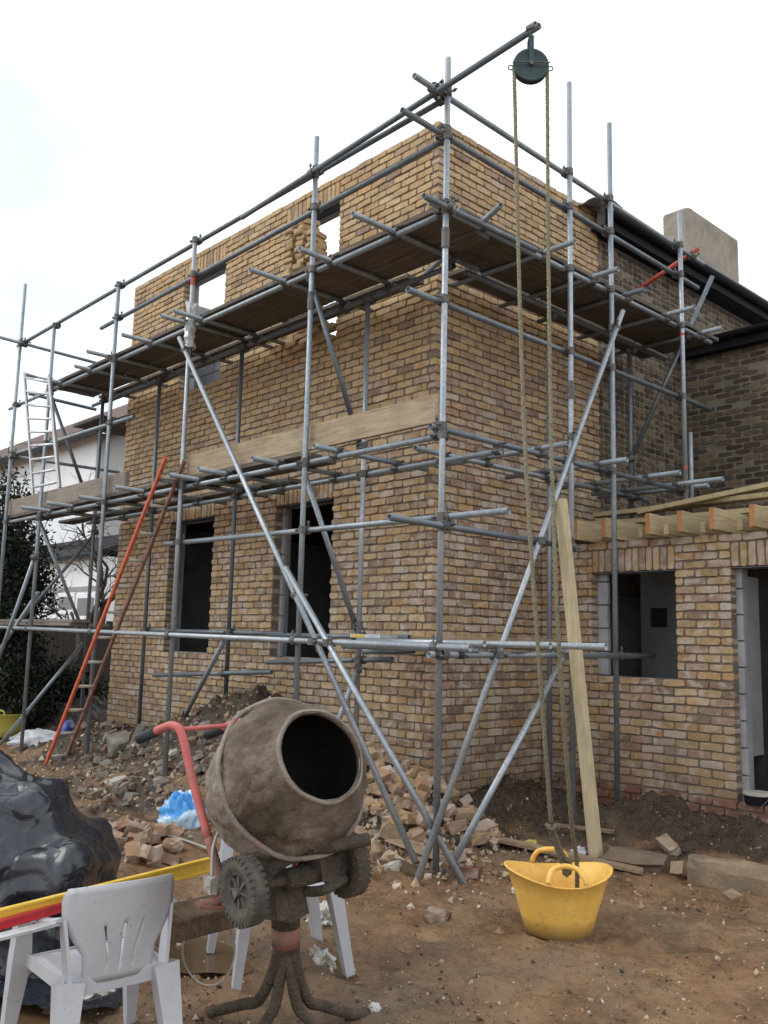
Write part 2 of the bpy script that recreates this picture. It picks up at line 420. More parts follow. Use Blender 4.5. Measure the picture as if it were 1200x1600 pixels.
ii = np.arange(ni*nj).reshape(ni, nj)
quads = np.stack([ii[:-1, :-1], ii[1:, :-1], ii[1:, 1:], ii[:-1, 1:]], -1).reshape(-1, 4)
me = bpy.data.meshes.new('ground')
me.vertices.add(ni*nj); me.vertices.foreach_set('co', np.stack([GX, GY, GZ], -1).ravel())
me.loops.add(quads.size); me.loops.foreach_set('vertex_index', quads.ravel())
me.polygons.add(len(quads)); me.polygons.foreach_set('loop_start', np.arange(0, quads.size, 4)); me.polygons.foreach_set('loop_total', np.full(len(quads), 4))
me.polygons.foreach_set('use_smooth', np.ones(len(quads), bool))
me.update(); me.validate()
ca = me.color_attributes.new('piece', 'FLOAT_COLOR', 'POINT')
sm = soilmask(GX, GY).ravel(); ca.data.foreach_set('color', np.stack([sm, sm, sm, np.ones_like(sm)], -1).astype(np.float32).ravel())
m, nt, b = newmat('mud')
co = worldco(nt); at = N(nt, 'ShaderNodeAttribute'); at.attribute_name = 'piece'
n0 = noise(nt, co, 0.9, 4, 0.6); n1 = noise(nt, co, 4.0, 6, 0.65); n2 = noise(nt, co, 28, 5, 0.7); n3 = noise(nt, co, 90, 4, 0.7); n4 = noise(nt, co, 11, 4, 0.6, 0.5)
r1 = ramp(nt, [(0.30, (0.13, 0.068, 0.033)), (0.5, (0.24, 0.135, 0.064)), (0.70, (0.31, 0.195, 0.105))]); nt.links.new(n1, r1.inputs[0])
c = mixc(nt, rampf(nt, n0, 0.42, 0.66, 0, 0.6), r1.outputs[0], (0.165, 0.135, 0.095))
c = mixc(nt, rampf(nt, n2, 0.56, 0.66, 0, 0.75), c, (0.07, 0.042, 0.024))
n5 = noise(nt, co, 13, 5, 0.7, 0.6)
c = mixc(nt, rampf(nt, n5, 0.54, 0.68, 0, 0.6), c, (0.085, 0.056, 0.036))
rs = ramp(nt, [(0.3, (0.032, 0.022, 0.015)), (0.55, (0.062, 0.042, 0.028)), (0.75, (0.11, 0.078, 0.052))]); nt.links.new(n2, rs.inputs[0])
n6 = noise(nt, co, 2.3, 5, 0.65, 0.8)
c = mixc(nt, rampf(nt, n6, 0.50, 0.64, 0, 0.42), c, (0.078, 0.052, 0.034))     # damp trodden patches
c = mixc(nt, rampf(nt, at.outputs['Fac'], 0.25, 0.65), c, rs.outputs[0])
c = mixc(nt, rampf(nt, n3, 0.71, 0.76, 0, 0.7), c, (0.36, 0.31, 0.24))
nt.links.new(c, b.inputs['Base Color'])
wet = N(nt, 'ShaderNodeMath', operation='MULTIPLY'); nt.links.new(rampf(nt, n4, 0.35, 0.62, 0.34, 0.9), wet.inputs[0]); nt.links.new(rampf(nt, n6, 0.44, 0.58, 1.0, 0.38), wet.inputs[1]); nt.links.new(wet.outputs[0], b.inputs['Roughness']); b.inputs['Specular IOR Level'].default_value = 0.4
bump(nt, b, mixc(nt, 0.3, mixc(nt, 0.5, n5, n2), n3), 1.0, 0.035)
me.materials.append(m)
ground = bpy.data.objects.new('ground', me); COL.objects.link(ground); struct(ground)

# standing water in the low ground
m, nt, b = newmat('puddle')
b.inputs['Base Color'].default_value = (0.10, 0.062, 0.032, 1); b.inputs['Roughness'].default_value = 0.12; b.inputs['Specular IOR Level'].default_value = 0.5
wn = noise(nt, worldco(nt), 7, 3, 0.5); bump(nt, b, wn, 0.12, 0.01)
a = np.linspace(0, 2*PI, 48, endpoint=False)
rr = 1+0.12*np.sin(3*a+0.5)+0.08*np.sin(5*a)
V = np.stack([1.05+rr*1.25*np.cos(a), -4.25+rr*0.72*np.sin(a), np.full(48, -0.452)], 1)
V = np.concatenate([V, [[1.05, -4.25, -0.452]]])
V2 = np.stack([1.42+rr*0.34*np.cos(a), -3.20+rr*0.22*np.sin(a), np.full(48, gz(1.42, -3.20)+0.018)], 1); V2 = np.concatenate([V2, [[1.42, -3.20, V2[0, 2]]]])
struct(build('puddle', V2, [[i, (i+1) % 48, 48] for i in range(48)], 'puddle'))
w = build('puddle', V, [[i, (i+1) % 48, 48] for i in range(48)], 'puddle'); struct(w)

# ================================================================== BRICKWORK
def brick_shape(seed, L=0.2115, H=0.0622, D=0.1025, big=1.6):
    """a tumbled stock brick, front at y=0 facing -y, x and z centred: 10-sided worn outline"""
    r = np.random.default_rng(seed)
    c = 0.0075*big
    out_ = [(-L/2+c, -H/2), (0, -H/2), (L/2-c, -H/2), (L/2, -H/2+c), (L/2, H/2-c), (L/2-c, H/2), (0.0, H/2), (-L/2+c, H/2), (-L/2, H/2-c), (-L/2, -H/2+c)]
    o2 = np.array(out_)+r.normal(0, 0.0016*big, (10, 2))
    for i in range(10):
        if r.random() < 0.14: o2[i] *= np.array([1-0.012*big, 1-0.10*big])    # a knocked corner
    f = o2*np.array([1-0.022, 1-0.085])+r.normal(0, 0.0008, (10, 2))
    V = np.concatenate([np.stack([f[:, 0], np.zeros(10)+r.normal(0, 0.0008, 10), f[:, 1]], 1),
                        np.stack([o2[:, 0], np.full(10, 0.006)+r.normal(0, 0.001, 10), o2[:, 1]], 1),
                        np.stack([o2[:, 0], np.full(10, D), o2[:, 1]], 1)])
    Fc = [list(range(10))]
    for k in (0, 1):
        for i in range(10): Fc.append([k*10+(i+1) % 10, k*10+i, (k+1)*10+i, (k+1)*10+(i+1) % 10])
    return V, Fc
NVAR = 12
VARS = {'full': [brick_shape(100+i) for i in range(NVAR)], 'half': [brick_shape(200+i, 0.100) for i in range(NVAR)],
        'ofull': [brick_shape(400+i, 0.207, 0.0590, 0.1025, 2.3) for i in range(NVAR)], 'ohalf': [brick_shape(500+i, 0.097, 0.0590, 0.1025, 2.3) for i in range(NVAR)]}
VMESH = {}
def var_mesh(kind, i, mat):
    k = (kind, i, mat)
    if k not in VMESH:
        V, Fc = VARS[kind][i]; me = bpy.data.meshes.new('brick'); me.from_pydata(V.tolist(), [], Fc); me.materials.append(MATS[mat]); VMESH[k] = me
    return VMESH[k]
YEL = [(0.43, 0.305, 0.165), (0.41, 0.285, 0.15), (0.46, 0.335, 0.19), (0.385, 0.265, 0.14), (0.425, 0.29, 0.165), (0.37, 0.265, 0.155), (0.45, 0.31, 0.16)]
PNK = [(0.335, 0.225, 0.155), (0.30, 0.20, 0.145), (0.36, 0.245, 0.18), (0.275, 0.185, 0.135), (0.32, 0.225, 0.17)]
PAL = [(0.45, 0.365, 0.29), (0.42, 0.345, 0.285), (0.47, 0.39, 0.31), (0.43, 0.365, 0.32)]
DRK = [(0.215, 0.145, 0.105), (0.235, 0.16, 0.115), (0.20, 0.14, 0.11)]
ORG = [(0.44, 0.26, 0.125), (0.41, 0.245, 0.12)]
def colour_new(wall, u, z, r):
    up = min(1, max(0, (z-3.3)/1.2))
    if wall == 'A': wt = (0.60+0.3*up, 0.22-0.13*up, 0.035*(1-up)+0.004, 0.05-0.02*up, 0.07)
    elif wall == 'B': wt = (0.38+0.5*up, 0.33-0.26*up, 0.06*(1-up)+0.008, 0.12-0.09*up, 0.05)
    else: wt = (0.48, 0.27, 0.075, 0.06, 0.11)
    if wall in 'AB' and 1.0 < z < 2.6 and abs(u) < 1.4: wt = (0.40, 0.27, 0.13 if wall == 'B' else 0.09, 0.09, 0.06)
    if wall == 'A' and z < 1.0: wt = (0.52, 0.33, 0.03, 0.09, 0.04)
    p = r.choices((YEL, PNK, PAL, DRK, ORG), wt)[0]
    c = r.choice(p); k = r.uniform(0.88, 1.12); j = r.uniform(-0.012, 0.012)
    mean = (0.42, 0.305, 0.175) if wall == 'A' else (0.39, 0.29, 0.185); t = 0.30 if wall == 'A' else 0.16
    c = [a*(1-t)+b_*t for a, b_ in zip(c, mean)]
    k *= 1.07
    return (c[0]*k+j, c[1]*k, c[2]*k-j*0.5, 1)
def colour_red(wall, u, z, r):
    k = r.uniform(0.8, 1.15); return (0.27*k, 0.125*k, 0.085*k, 1)
def colour_old(wall, u, z, r):
    c = r.choice([(0.08, 0.058, 0.044), (0.105, 0.075, 0.053), (0.065, 0.05, 0.04), (0.14, 0.10, 0.066), (0.165, 0.12, 0.08), (0.095, 0.078, 0.062)])
    k = r.uniform(0.8, 1.2); return (c[0]*k, c[1]*k, c[2]*k, 1)
GA = 0.075; Z0 = 0.035
def snap(z): return Z0+round((z-Z0)/GA)*GA
class Wall:
    """one leaf of brickwork. rot: 0 faces -Y and runs along +X, 1 faces +X and runs along +Y. o: world point of u=0 on its face"""
    def __init__(s, key, o, rot, old=''): s.key = key; s.o = np3(o); s.rot = rot; s.items = []; s.old = old
    def world(s, V, u, z):
        V = np.asarray(V, float)+np.array([u, 0, z])
        if s.rot == 1: V = np.stack([-V[:, 1], V[:, 0], V[:, 2]], 1)
        return V+s.o
    def courses(s, u0, u1, z0, z1, opens=(), lead=0.0, parity=0, col=colour_new, flush=None, english=False, ragged=0.0):
        k0 = round((z0-Z0)/GA); k1 = round((z1-Z0)/GA)
        for k in range(k0, k1):
            zc = Z0+(k+0.5)*GA
            L = 0.225
            hd = english and (k % 2 == 0)
            if hd: L = 0.1125
            odd = (k+parity) % 2
            uu = u0-(L/2 if odd else 0)
            fl = flush(k) if flush else (u0, u1)
            while uu < u1-0.01:
                a, e = max(uu, fl[0]), min(uu+L, fl[1]); uu += L
                segs = [(a, e)]
                for (oa, oe, oz0, oz1) in opens:
                    if oz0 < zc < oz1:
                        ns = []
                        for (p, q) in segs:
                            if q <= oa or p >= oe: ns.append((p, q))
                            else:
                                if p < oa: ns.append((p, oa))
                                if q > oe: ns.append((oe, q))
                        segs = ns
                for p, q in segs:
                    if q-p < 0.035: continue
                    s.items.append(((p+q)/2, zc, q-p-0.010, 0, col(s.key, (p+q)/2, zc, rnd), rnd.randrange(NVAR), rnd.gauss(0, 0.003)))
    def soldiers(s, u0, u1, z0, col=colour_new):
        n = max(1, round((u1-u0)/0.075)); w = (u1-u0)/n
        for i in range(n):
            s.items.append((u0+(i+0.5)*w, z0+0.1125, 0.215, 1, col(s.key, u0, 5 if s.key == 'A' else z0, rnd), rnd.randrange(NVAR), rnd.gauss(0, 0.003)))
    def vert(s, it):
        u, z, L, sold, c, v, dy = it
        kind = s.old+('full' if L > 0.15 else 'half')
        V, Fc = VARS[kind][v]; L0 = 0.215 if 'full' in kind else 0.1025
        V = V*np.array([L/L0, 1, 1])
        if sold: V = np.stack([V[:, 2]*-1, V[:, 1], V[:, 0]], 1)
        return s.world(V+np.array([0, dy, 0]), u, z), Fc
def lay(thing, walls, parts, mat, nsep=300, zmin=-0.05):
    """the bricks that show largest become parts of their wall, the rest one mass of brickwork"""
    allb = [(w, it) for w in walls for it in w.items]
    def depth(w, it):
        p = w.world(np.zeros((1, 3)), it[0], it[1])[0]; q = RW@(p-CC)
        x, y = 600+F_PX*q[0]/q[2], 800+F_PX*q[1]/q[2]
        return q[2]+(0 if (5 < x < 1195 and 5 < y < 1595 and it[1] > zmin) else 1000)
    order = sorted(range(len(allb)), key=lambda i: depth(*allb[i]))
    sep = set(order[:nsep])
    Vs = []; Fs = []; Cs = []; n = 0
    org = np.array(thing['_w'])
    for i, (w, it) in enumerate(allb):
        u, z, L, sold, c, v, dy = it
        if i in sep:
            kind = w.old+('full' if L > 0.15 else 'half'); L0 = 0.215 if 'full' in kind else 0.1025
            o = bpy.data.objects.new('brick', var_mesh(kind, v, mat+'_piece')); COL.objects.link(o); o.parent = parts[w.key]
            o.location = w.world(np.array([[0, dy, 0]]), u, z)[0]-org
            rz = PI/2 if w.rot else 0
            o.rotation_euler = (0, -PI/2 if sold else 0, rz)
            o.scale = (L/L0, 1, 1); o.color = c
        else:
            V, Fc = w.vert(it); Vs.append(V); Fs.append((Fc, n)); n += len(V)
            Cs.append(np.tile(np.array(c), (len(V), 1)))
    if Vs:
        faces = [[a+k for a in f] for Fc, k in Fs for f in Fc]
        o = build('brickwork', np.concatenate(Vs), faces, mat+'_mass', thing, attr=np.concatenate(Cs)); o['kind'] = 'stuff'
def slab(name, w, u0, u1, z0, z1, y0, y1, opens, mat, parent, inset=0.0):
    """a wall core with openings, cut into boxes that butt"""
    us = sorted({u0, u1, *[v+s*inset for o in opens for v, s in ((o[0], -1), (o[1], 1))]}); us = [u for u in us if u0 <= u <= u1]
    P = []
    for a, e in zip(us[:-1], us[1:]):
        mid = (a+e)/2; zz = [(z0, z1)]
        for o in opens:
            if o[0]-inset < mid < o[1]+inset:
                nz_ = []
                for p, q in zz:
                    lo, hi = max(p, o[2]-inset), min(q, o[3]+inset)
                    if hi <= lo: nz_.append((p, q)); continue
                    if lo > p: nz_.append((p, lo))
                    if hi < q: nz_.append((hi, q))
                zz = nz_
        for p, q in zz: P.append(box(a, e, y0, y1, p, q))
    V, Fc = cat(P)
    return build(name, w.world(V, 0, 0), Fc, mat, parent)

# ---------------- the new two-storey extension
ZT = snap(6.26)
ext = empty('brick_extension', (-3.0, 1.3, -0.45), 'new two-storey extension of yellow stock brick without a roof, behind the scaffolding', 'building')
winA = [(-4.72, -3.70, snap(1.01), snap(2.66)), (-2.43, -1.45, snap(1.01), snap(2.66)),
        (-4.72, -3.72, snap(4.385), snap(5.96)), (-2.45, -1.49, snap(4.385), snap(5.96))]
solA = [(a-0.0, b_+0.0, d_) for a, b_, c_, d_ in winA]
opA = winA+[(a, b_, d_, d_+0.225) for a, b_, c_, d_ in winA]
wA = Wall('A', (0, 0, 0), 0); wB = Wall('B', (0, 0, 0), 1)
LA = -6.15; YB = 2.72
wA.courses(LA, 0.0, -0.415, ZT, opA, parity=0, flush=lambda k: (LA, 0.0 if k % 2 == 0 else -0.1125))
for a, b_, d_ in solA: wA.soldiers(a, b_, d_)
wB.courses(0.0, YB, -0.415, ZT, [], parity=1, flush=lambda k: (0.0 if k % 2 else 0.1125, YB))
cap = [(-5.2, -4.9), (-3.4, -3.1), (-0.9, -0.4)]
mcA = slab('wall', wA, LA+0.006, -0.1025, -0.45, ZT-0.004, 0.013, 0.100, winA, 'mortar', ext, 0.009)
mcB = slab('wall', Wall('B', (0, 0, 0), 1), 0.013, YB-0.004, -0.45, ZT-0.006, 0.013, 0.0995, [], 'mortar', ext)
# a course is still missing along parts of the top: loose bricks bedded on the wall head
lay(ext, [wA, wB], {'A': mcA, 'B': mcB}, 'brick')
# inner leaf of blockwork
slab('inner_leaf', wA, LA+0.12, -0.26, -0.42, ZT-0.09, 0.153, 0.25, [(a-0.03, b_-0.0, c_, d_) for a, b_, c_, d_ in winA], 'block', ext)
slab('inner_leaf', wB, 0.153, 5.2, -0.42, ZT-0.10, 0.153, 0.25, [], 'block', ext)
build('end_wall', *box(LA, LA+0.10, 0.101, 5.3, -0.45, ZT-0.02), 'block', ext)
build('back_wall', *box(LA+0.101, -0.26, 5.2, 5.3, -0.42, 5.2), 'block', ext)
build('floor', *box(LA+0.11, -0.26, 0.26, 5.19, 2.76, 2.98), 'room_shade', ext)
build('ground_slab', *box(LA+0.11, -0.26, 0.26, 5.19, -0.42, 0.02), 'room_shade', ext)
build('partition', *box(LA+0.11, -0.3, 4.0, 4.1, 0.021, 2.758), 'room_shade', ext)
# block faces closing the cavity beside each opening
r0 = random.Random(3)
for a, b_, c_, d_ in winA:
    z = c_
    while z < d_-0.03:
        h = min(0.215, d_-z-0.004)
        build('block', *box(a-0.02, a+0.034+r0.uniform(-.006, .006), 0.108, 0.149, z+0.003, z+h), 'block', ext)
        build('block', *box(b_+0.004, b_+0.05, 0.108, 0.149, z+0.003, z+h), 'block', ext)
        z += 0.225
    lint = build('lintel', *box(a-0.1, b_+0.1, 0.104, 0.150, d_+0.004, d_+0.15), 'steel_lintel', ext)
    build('lintel_flange', *box(a-0.004, b_+0.004, 0.016, 0.152, d_-0.006, d_+0.0025), 'steel_lintel', ext)
# first-floor room: block partition seen through the left upper window
ub = Wall('A', (0, 0.9, 0), 0)
z = 2.985
kk = 0
while z < 5.25:
    u = -6.0-(0.22 if kk % 2 else 0)
    while u < -3.2:
        a_, e_ = max(u, -6.0), min(u+0.44, -3.2)
        if e_-a_ > 0.06: build('block', *box(a_+0.005, e_-0.005, 0.9, 1.0, z+0.005, z+0.215), 'block', ext)
        u += 0.45
    z += 0.225; kk += 1
build('partition_joint', *box(-6.0, -3.2, 0.907, 0.99, 2.982, z-0.012), 'mortar', ext)
# ---------------- single-storey extension on the right
YC = 1.61; XC1 = 3.7
low = empty('single_storey_extension', (1.8, 3.0, -0.45), 'single-storey yellow brick extension with bare roof joists, right of the scaffold corner', 'building')
winC = [(0.62, 1.50, snap(0.94), snap(1.91)), (2.03, 3.1, -0.065, snap(1.91))]
ZC = snap(2.21)
wC = Wall('C', (0, YC, 0), 0)
opC = winC+[(a, b_, d_, d_+0.225) for a, b_, c_, d_ in winC]
wC.courses(0.004, XC1, snap(-0.04), ZC, opC, parity=1)
for a, b_, c_, d_ in winC: wC.soldiers(a, b_, d_)
wR = Wall('C', (0, YC-0.012, 0), 0)
wR.courses(0.004, XC1, snap(-0.04)-0.075*5, snap(-0.04), [], parity=0, col=colour_red)
mcC = slab('wall', wC, 0.002, XC1, -0.45, ZC-0.004, 0.013, 0.10, winC, 'mortar', low, 0.009)
lay(low, [wC, wR], {'C': mcC}, 'brick', zmin=-0.25)
slab('inner_leaf', wC, 0.004, XC1, -0.44, ZC-0.02, 0.153, 0.25, [(0.62, 1.50, winC[0][2]-0.01, winC[0][3]), (2.06, 3.1, -0.05, winC[1][3])], 'block', low)
for a, b_, c_, d_ in winC:
    z = c_
    while z < d_-0.03:
        h = min(0.215, d_-z-0.004); j = r0.uniform(-.006, .006)
        build('block', *box(a-0.03, a+(0.045 if a > 2 else 0.10)+j, 0.109+YC, 0.150+YC, z+0.004, z+h), 'block', low)
        z += 0.225
    build('lintel', *box(a-0.1, b_+0.1, YC+0.104, YC+0.150, d_+0.004, d_+0.15), 'steel_lintel', low)
    build('lintel_flange', *box(a-0.004, b_+0.004, YC+0.016, YC+0.152, d_-0.006, d_+0.0025), 'steel_lintel', low)
build('floor_slab', *box(0.01, XC1, YC+0.26, 4.63, -0.42, -0.10), 'concrete', low)
build('side_wall', *box(XC1, XC1+0.1, YC+0.001, 4.63, -0.44, ZC-0.03), 'block', low)
# plaster on a dividing wall inside, with a hole knocked through for a socket box
q0 = PY((1003, 1060), 3.1); q1 = PY((1056, 900), 3.1)
hx0 = PY((1016, 980), 3.1); hx1 = PY((1042, 950), 3.1)
pw = Wall('P', (0, 3.1, 0), 0)
slab('plaster_panel', pw, q0[0], q0[0]+1.0, -0.098, 2.12, 0.0, 0.03, [(hx0[0], hx1[0], hx0[2], hx1[2])], 'plaster', low)
build('dividing_wall', *box(q0[0]+0.02, q0[0]+0.95, 3.135, 3.24, -0.097, 2.12), 'room_shade', low)
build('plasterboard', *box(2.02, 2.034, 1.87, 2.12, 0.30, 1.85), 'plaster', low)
build('inner_partition', *box(1.9, 2.018, 2.13, 4.5, -0.09, 2.12), 'room_shade', low)
# roof joists with sawn ends, and pale rafters laid beside them
jx = [0.62, 0.94, 1.40, 1.70, 2.00, 2.34, 2.70, 3.06, 3.42]
for i, x in enumerate(jx):
    j = build('joist', *bar((x+0.024, 1.30+r0.uniform(-.03, .03), 2.305), (x+0.024, 4.6, 2.305), 0.047, 0.185, bev=0.002), 'timber_y', low)
    yf = np.array(j.data.vertices[0].co)[1]+j['_w'][1]
    build('end_grain', *box(x+0.0035, x+0.0445, yf-0.0025, yf-0.0005, 2.216, 2.394), 'endgrain', j)
for x in (0.80, 1.26, 1.55, 1.86, 2.19, 2.52):
    build('rafter', *bar((x, 1.42+r0.uniform(-.05, .05), 2.258), (x, 4.6, 2.30), 0.047, 0.095, bev=0.002), 'timber_y', low)
# decking over the back of the joists and timbers lying on it
for i in range(8):
    y = 2.05+i*0.31
    build('deck_board', *box(0.02, XC1, y, y+0.30, 2.401+0.001*(i % 2), 2.419), 'board_x', low)
for i, (xa, ya, xb, yb, zz) in enumerate([(0.3, 1.85, 2.9, 2.25, 2.43), (0.5, 2.3, 3.6, 2.6, 2.445), (1.2, 2.7, 3.7, 2.9, 2.445), (0.7, 1.98, 3.6, 1.9, 2.43)]):
    t = build('roof_batten', *bar((xa, ya, zz+0.012), (xb, yb, zz+0.012), 0.07, 0.045, bev=0.002), 'timber_y')
    tag(t, ['long pale batten lying on the roof joists, nearest the front', 'pale batten across the decking, second from the front', 'short pale batten at the back of the joisted roof', 'pale batten along the front edge of the roof decking'][i], 'timber', 'timbers lying on the low roof')

for i, (pa_, ya_, pb2, yb2) in enumerate((((1000, 801), 1.95, (1235, 752), 2.15), ((1020, 795), 2.3, (1240, 770), 2.0), ((930, 806), 2.2, (1150, 782), 2.5))):
    a_, e_ = PY(pa_, ya_), PY(pb2, yb2); a_[2] = max(a_[2], 2.475); e_[2] = max(e_[2], 2.475)
    tag(build('roof_timber', *bar(a_, e_, 0.15, 0.045, bev=0.003), 'timber_y'), ['pale timber sloping up to the right over the low roof, nearest the front', 'pale timber lying across the low roof behind the sloping one', 'pale timber on the low roof nearest the old brick wall'][i], 'timber', 'timbers lying on the low roof')
# ---------------- the old house behind
old = empty('old_house', (0.0, 6.0, -0.45), 'old house of dark sooty brick with black gutter, behind the new brickwork on the right', 'house')
XO = -0.035; YR = 4.65
wS = Wall('S', (XO, 0, 0), 1, 'o'); wRr = Wall('R', (0, YR, 0), 0, 'o')
wS.courses(YB+0.012, YR+3.6, snap(2.3), snap(5.98), [], parity=0, col=colour_old, english=True)
wRr.courses(XO+0.004, 3.8, -0.115, snap(4.9), [], parity=1, col=colour_old)
mS = slab('wall', wS, YB+0.010, YR+3.6, 1.8, 5.98, 0.005, 0.22, [], 'oldmortar', old)
mR = slab('wall', wRr, XO+0.004, 3.8, -0.44, 4.93, 0.005, 0.22, [], 'oldmortar', old)
lay(old, [wS, wRr], {'S': mS, 'R': mR}, 'oldbrick', zmin=2.4)
# main eaves: soffit, fascia, gutter and the slope of the roof
build('soffit', *box(-0.10, 0.20, YB-0.15, 12.0, 5.985, 6.01), 'blackpaint', old)
build('fascia', *box(0.201, 0.225, YB-0.16, 12.0, 5.97, 6.19), 'blackpaint', old)
gp = [(0.285+0.062*math.cos(t), 6.13+0.062*math.sin(t)) for t in np.linspace(PI, 2*PI, 9)]
def trough(name, prof, ax, a0, a1, parent, mat='blackpaint', th=0.004):
    V = []
    for e in (a0, a1):
        for s_ in (0, 1):
            for (u, z) in prof:
                zz = z+(th if s_ else 0)
                V.append((u, e, zz) if ax == 'y' else (e, u, zz))
    n = len(prof); Fc = []
    for i in range(n-1):
        Fc += [[i, i+1, 2*n+i+1, 2*n+i], [n+i+1, n+i, 3*n+i, 3*n+i+1], [i+1, i, n+i, n+i+1], [2*n+i, 2*n+i+1, 3*n+i+1, 3*n+i]]
    Fc += [[0, 2*n, 3*n, n], [n-1, 2*n-1, 4*n-1, 3*n-1]]
    return build(name, V, Fc, mat, parent, smooth=False)
trough('gutter', gp, 'y', YB-0.2, 12.0, old)
rv = np.array([(0.30, YB-0.15, 6.20), (0.30, 12.0, 6.20), (-4.5, 12.0, 8.30), (-4.5, YB-0.15, 8.30)])
V = np.concatenate([rv, rv-np.array([0, 0, 0.08])]); build('roof', V, [(0, 1, 2, 3), (7, 6, 5, 4), (0, 4, 5, 1), (1, 5, 6, 2), (2, 6, 7, 3), (3, 7, 4, 0)], 'lead', old)
build('roof_gable', *box(-4.4, -0.26, YB+0.35, YB+0.45, 2.9, 6.15), 'oldmortar', old)
# felt lapped over the verge
fv = []
for i in range(9):
    for j in range(4):
        y = YB-0.42+j*0.16; x = 0.30-i*0.075
        fv.append((x, y, 6.24+0.03*math.sin(i*1.3+j)+0.35*(0.30-x)*0.44+(-0.05 if j == 0 else 0)))
fc = [[i*4+j, i*4+j+1, (i+1)*4+j+1, (i+1)*4+j] for i in range(8) for j in range(3)]
fo = build('verge_felt', fv, fc, 'lead', old); sm_ = fo.modifiers.new('thick', 'SOLIDIFY'); sm_.thickness = 0.012
# lower flat roof over the rear wing
build('flat_roof', *box(XO+0.01, 3.9, YR-0.12, YR+4, 5.05, 5.12), 'lead', old)
build('fascia', *box(XO+0.01, 3.9, YR-0.15, YR-0.122, 4.90, 5.10), 'blackpaint', old)
gp2 = [(YR-0.215+0.058*math.cos(t), 5.06+0.058*math.sin(t)) for t in np.linspace(PI, 2*PI, 9)]
trough('gutter', gp2, 'x', 0.10, 3.9, old)
build('soffit', *box(XO+0.01, 3.9, YR-0.121, YR+0.0, 4.905, 4.925), 'blackpaint', old)
# rendered chimney stack
cx = -1.2; c0 = PX((1075, 326), cx); c1 = PX((1155, 375), cx)
ztop = (c0[2]+c1[2])/2
ch = chunk(1.0, 1.0, 1.0, 5, 0.0, 0.0)
xl = PY((1033, 338), c0[1])[0]
V = np.array(box(xl, cx, c0[1], c1[1], 6.0, ztop)[0]); b2 = 0.05
P = [bar(((xl+cx)/2, (c0[1]+c1[1])/2, 6.3), ((xl+cx)/2, (c0[1]+c1[1])/2, ztop), c1[1]-c0[1], cx-xl, up=(1, 0, 0), bev=0.06)]
build('chimney', *cat(P), 'render_cement', old)

# ================================================================== SCAFFOLDING
OY = -1.15; OX = 1.15; IY = -0.45; IX = 0.45
scaf = empty('scaffolding', (OX, OY, gz(OX, OY)), 'galvanised tube scaffolding wrapped round the corner of the new brick extension', 'scaffolding')
TUBES = []
def T(name, p, q, mat='tube_mid', hollow=True):
    p = np3(p); q = np3(q)
    o = build(name, *tube(p, q, hollow=hollow), mat, scaf, smooth=True)
    # keep the rims crisp
    n = 14
    fl = [True]*len(o.data.polygons); 
    for i in list(range(n, 2*n))+list(range(3*n, 4*n)): fl[i] = False
    o.data.polygons.foreach_set('use_smooth', fl)
    TUBES.append((name, p, q, o)); return o
def zt(p, ax, v): return float(onp(p, ax, v)[2])
# standards -----------------------------------------------------------
def std(x, y, toppx, foot=None, mat='tube_mid', ax=1, ztop=None):
    z1 = ztop if ztop is not None else zt(toppx, ax, y if ax == 1 else x)
    z0 = gz(x, y)-0.03 if foot is None else foot
    return T('standard', (x, y, z0), (x, y, z1), mat)
std(1.17, -1.13, (697, 93), mat='tube_bright')
std(-0.45, OY, (494, 215), mat='tube_mid')
std(-2.52, OY, (305, 370), mat='tube_bright')
std(-4.27, OY, (188, 441), mat='tube_mid')
std(-6.13, OY, (91, 505), mat='tube_mid')
std(-7.33, OY, (35, 447), mat='tube_mid')
for x, zz in ((-0.47, 4.42), (-2.57, 4.42), (-4.40, 4.42), (-5.98, 4.9)): std(x, IY, None, ztop=zz, mat='tube_dark' if x < -1 else 'tube_bright')
std(OX, 0.52, (890, 130), ax=0, mat='tube_bright')
std(OX, 1.18, (952, 193), ax=0, mat='tube_mid')
std(OX, 2.50, (1065, 335), ax=0, foot=2.45, mat='tube_bright')
std(OX+0.03, 2.56, None, ztop=3.4, foot=2.45, mat='tube_mid')
std(IX, 1.15, None, ztop=4.45, mat='tube_mid')
std(IX, 2.62, None, ztop=4.45, foot=2.45, mat='tube_dark')
# ledgers and rails along wall A ---------------------------------------
LY = OY+0.050
def A(name, l, r, y=LY, mat='tube_mid'):
    a = PY(l, y); b_ = PY(r, y); return T(name, a, b_, mat)
ly2 = OY-0.050
A('boom', (378, 340), (843, 40), ly2, 'tube_dark')
A('guard_rail', (28, 541), (690, 158), LY, 'tube_dark')
A('guard_rail', (158, 513), (700, 216), LY, 'tube_dark')
T('ledger', (PY((15, 640), LY)[0], LY, 4.475), (PY((714, 322), LY)[0], LY, 4.50), 'tube_mid')
T('ledger', (PY((13, 815), LY)[0], LY, 2.755), (PY((690, 683), LY)[0]+0.02, LY, 2.735), 'tube_mid')
A('guard_rail', (258, 850), (795, 798), LY, 'tube_mid')
A('ledger', (0, 980), (735, 1013), ly2, 'tube_bright')
A('ledger', (240, 1055), (425, 1050), -0.50, 'tube_dark')
A('ledger', (418, 1035), (613, 1030), -0.40, 'tube_dark')
A('ledger', (225, 985), (445, 990), -0.40, 'tube_dark')
A('ledger', (420, 992), (640, 996), IY+0.05, 'tube_dark')
A('guard_rail', (14, 712), (210, 651), LY, 'tube_mid')
T('ledger', (-6.4, IY+0.05, 4.44), (0.55, IY+0.05, 4.46), 'tube_dark')
T('ledger', (-6.3, IY+0.05, 2.735), (PY((783, 698), IY+0.05)[0], IY+0.05, 2.735), 'tube_mid')
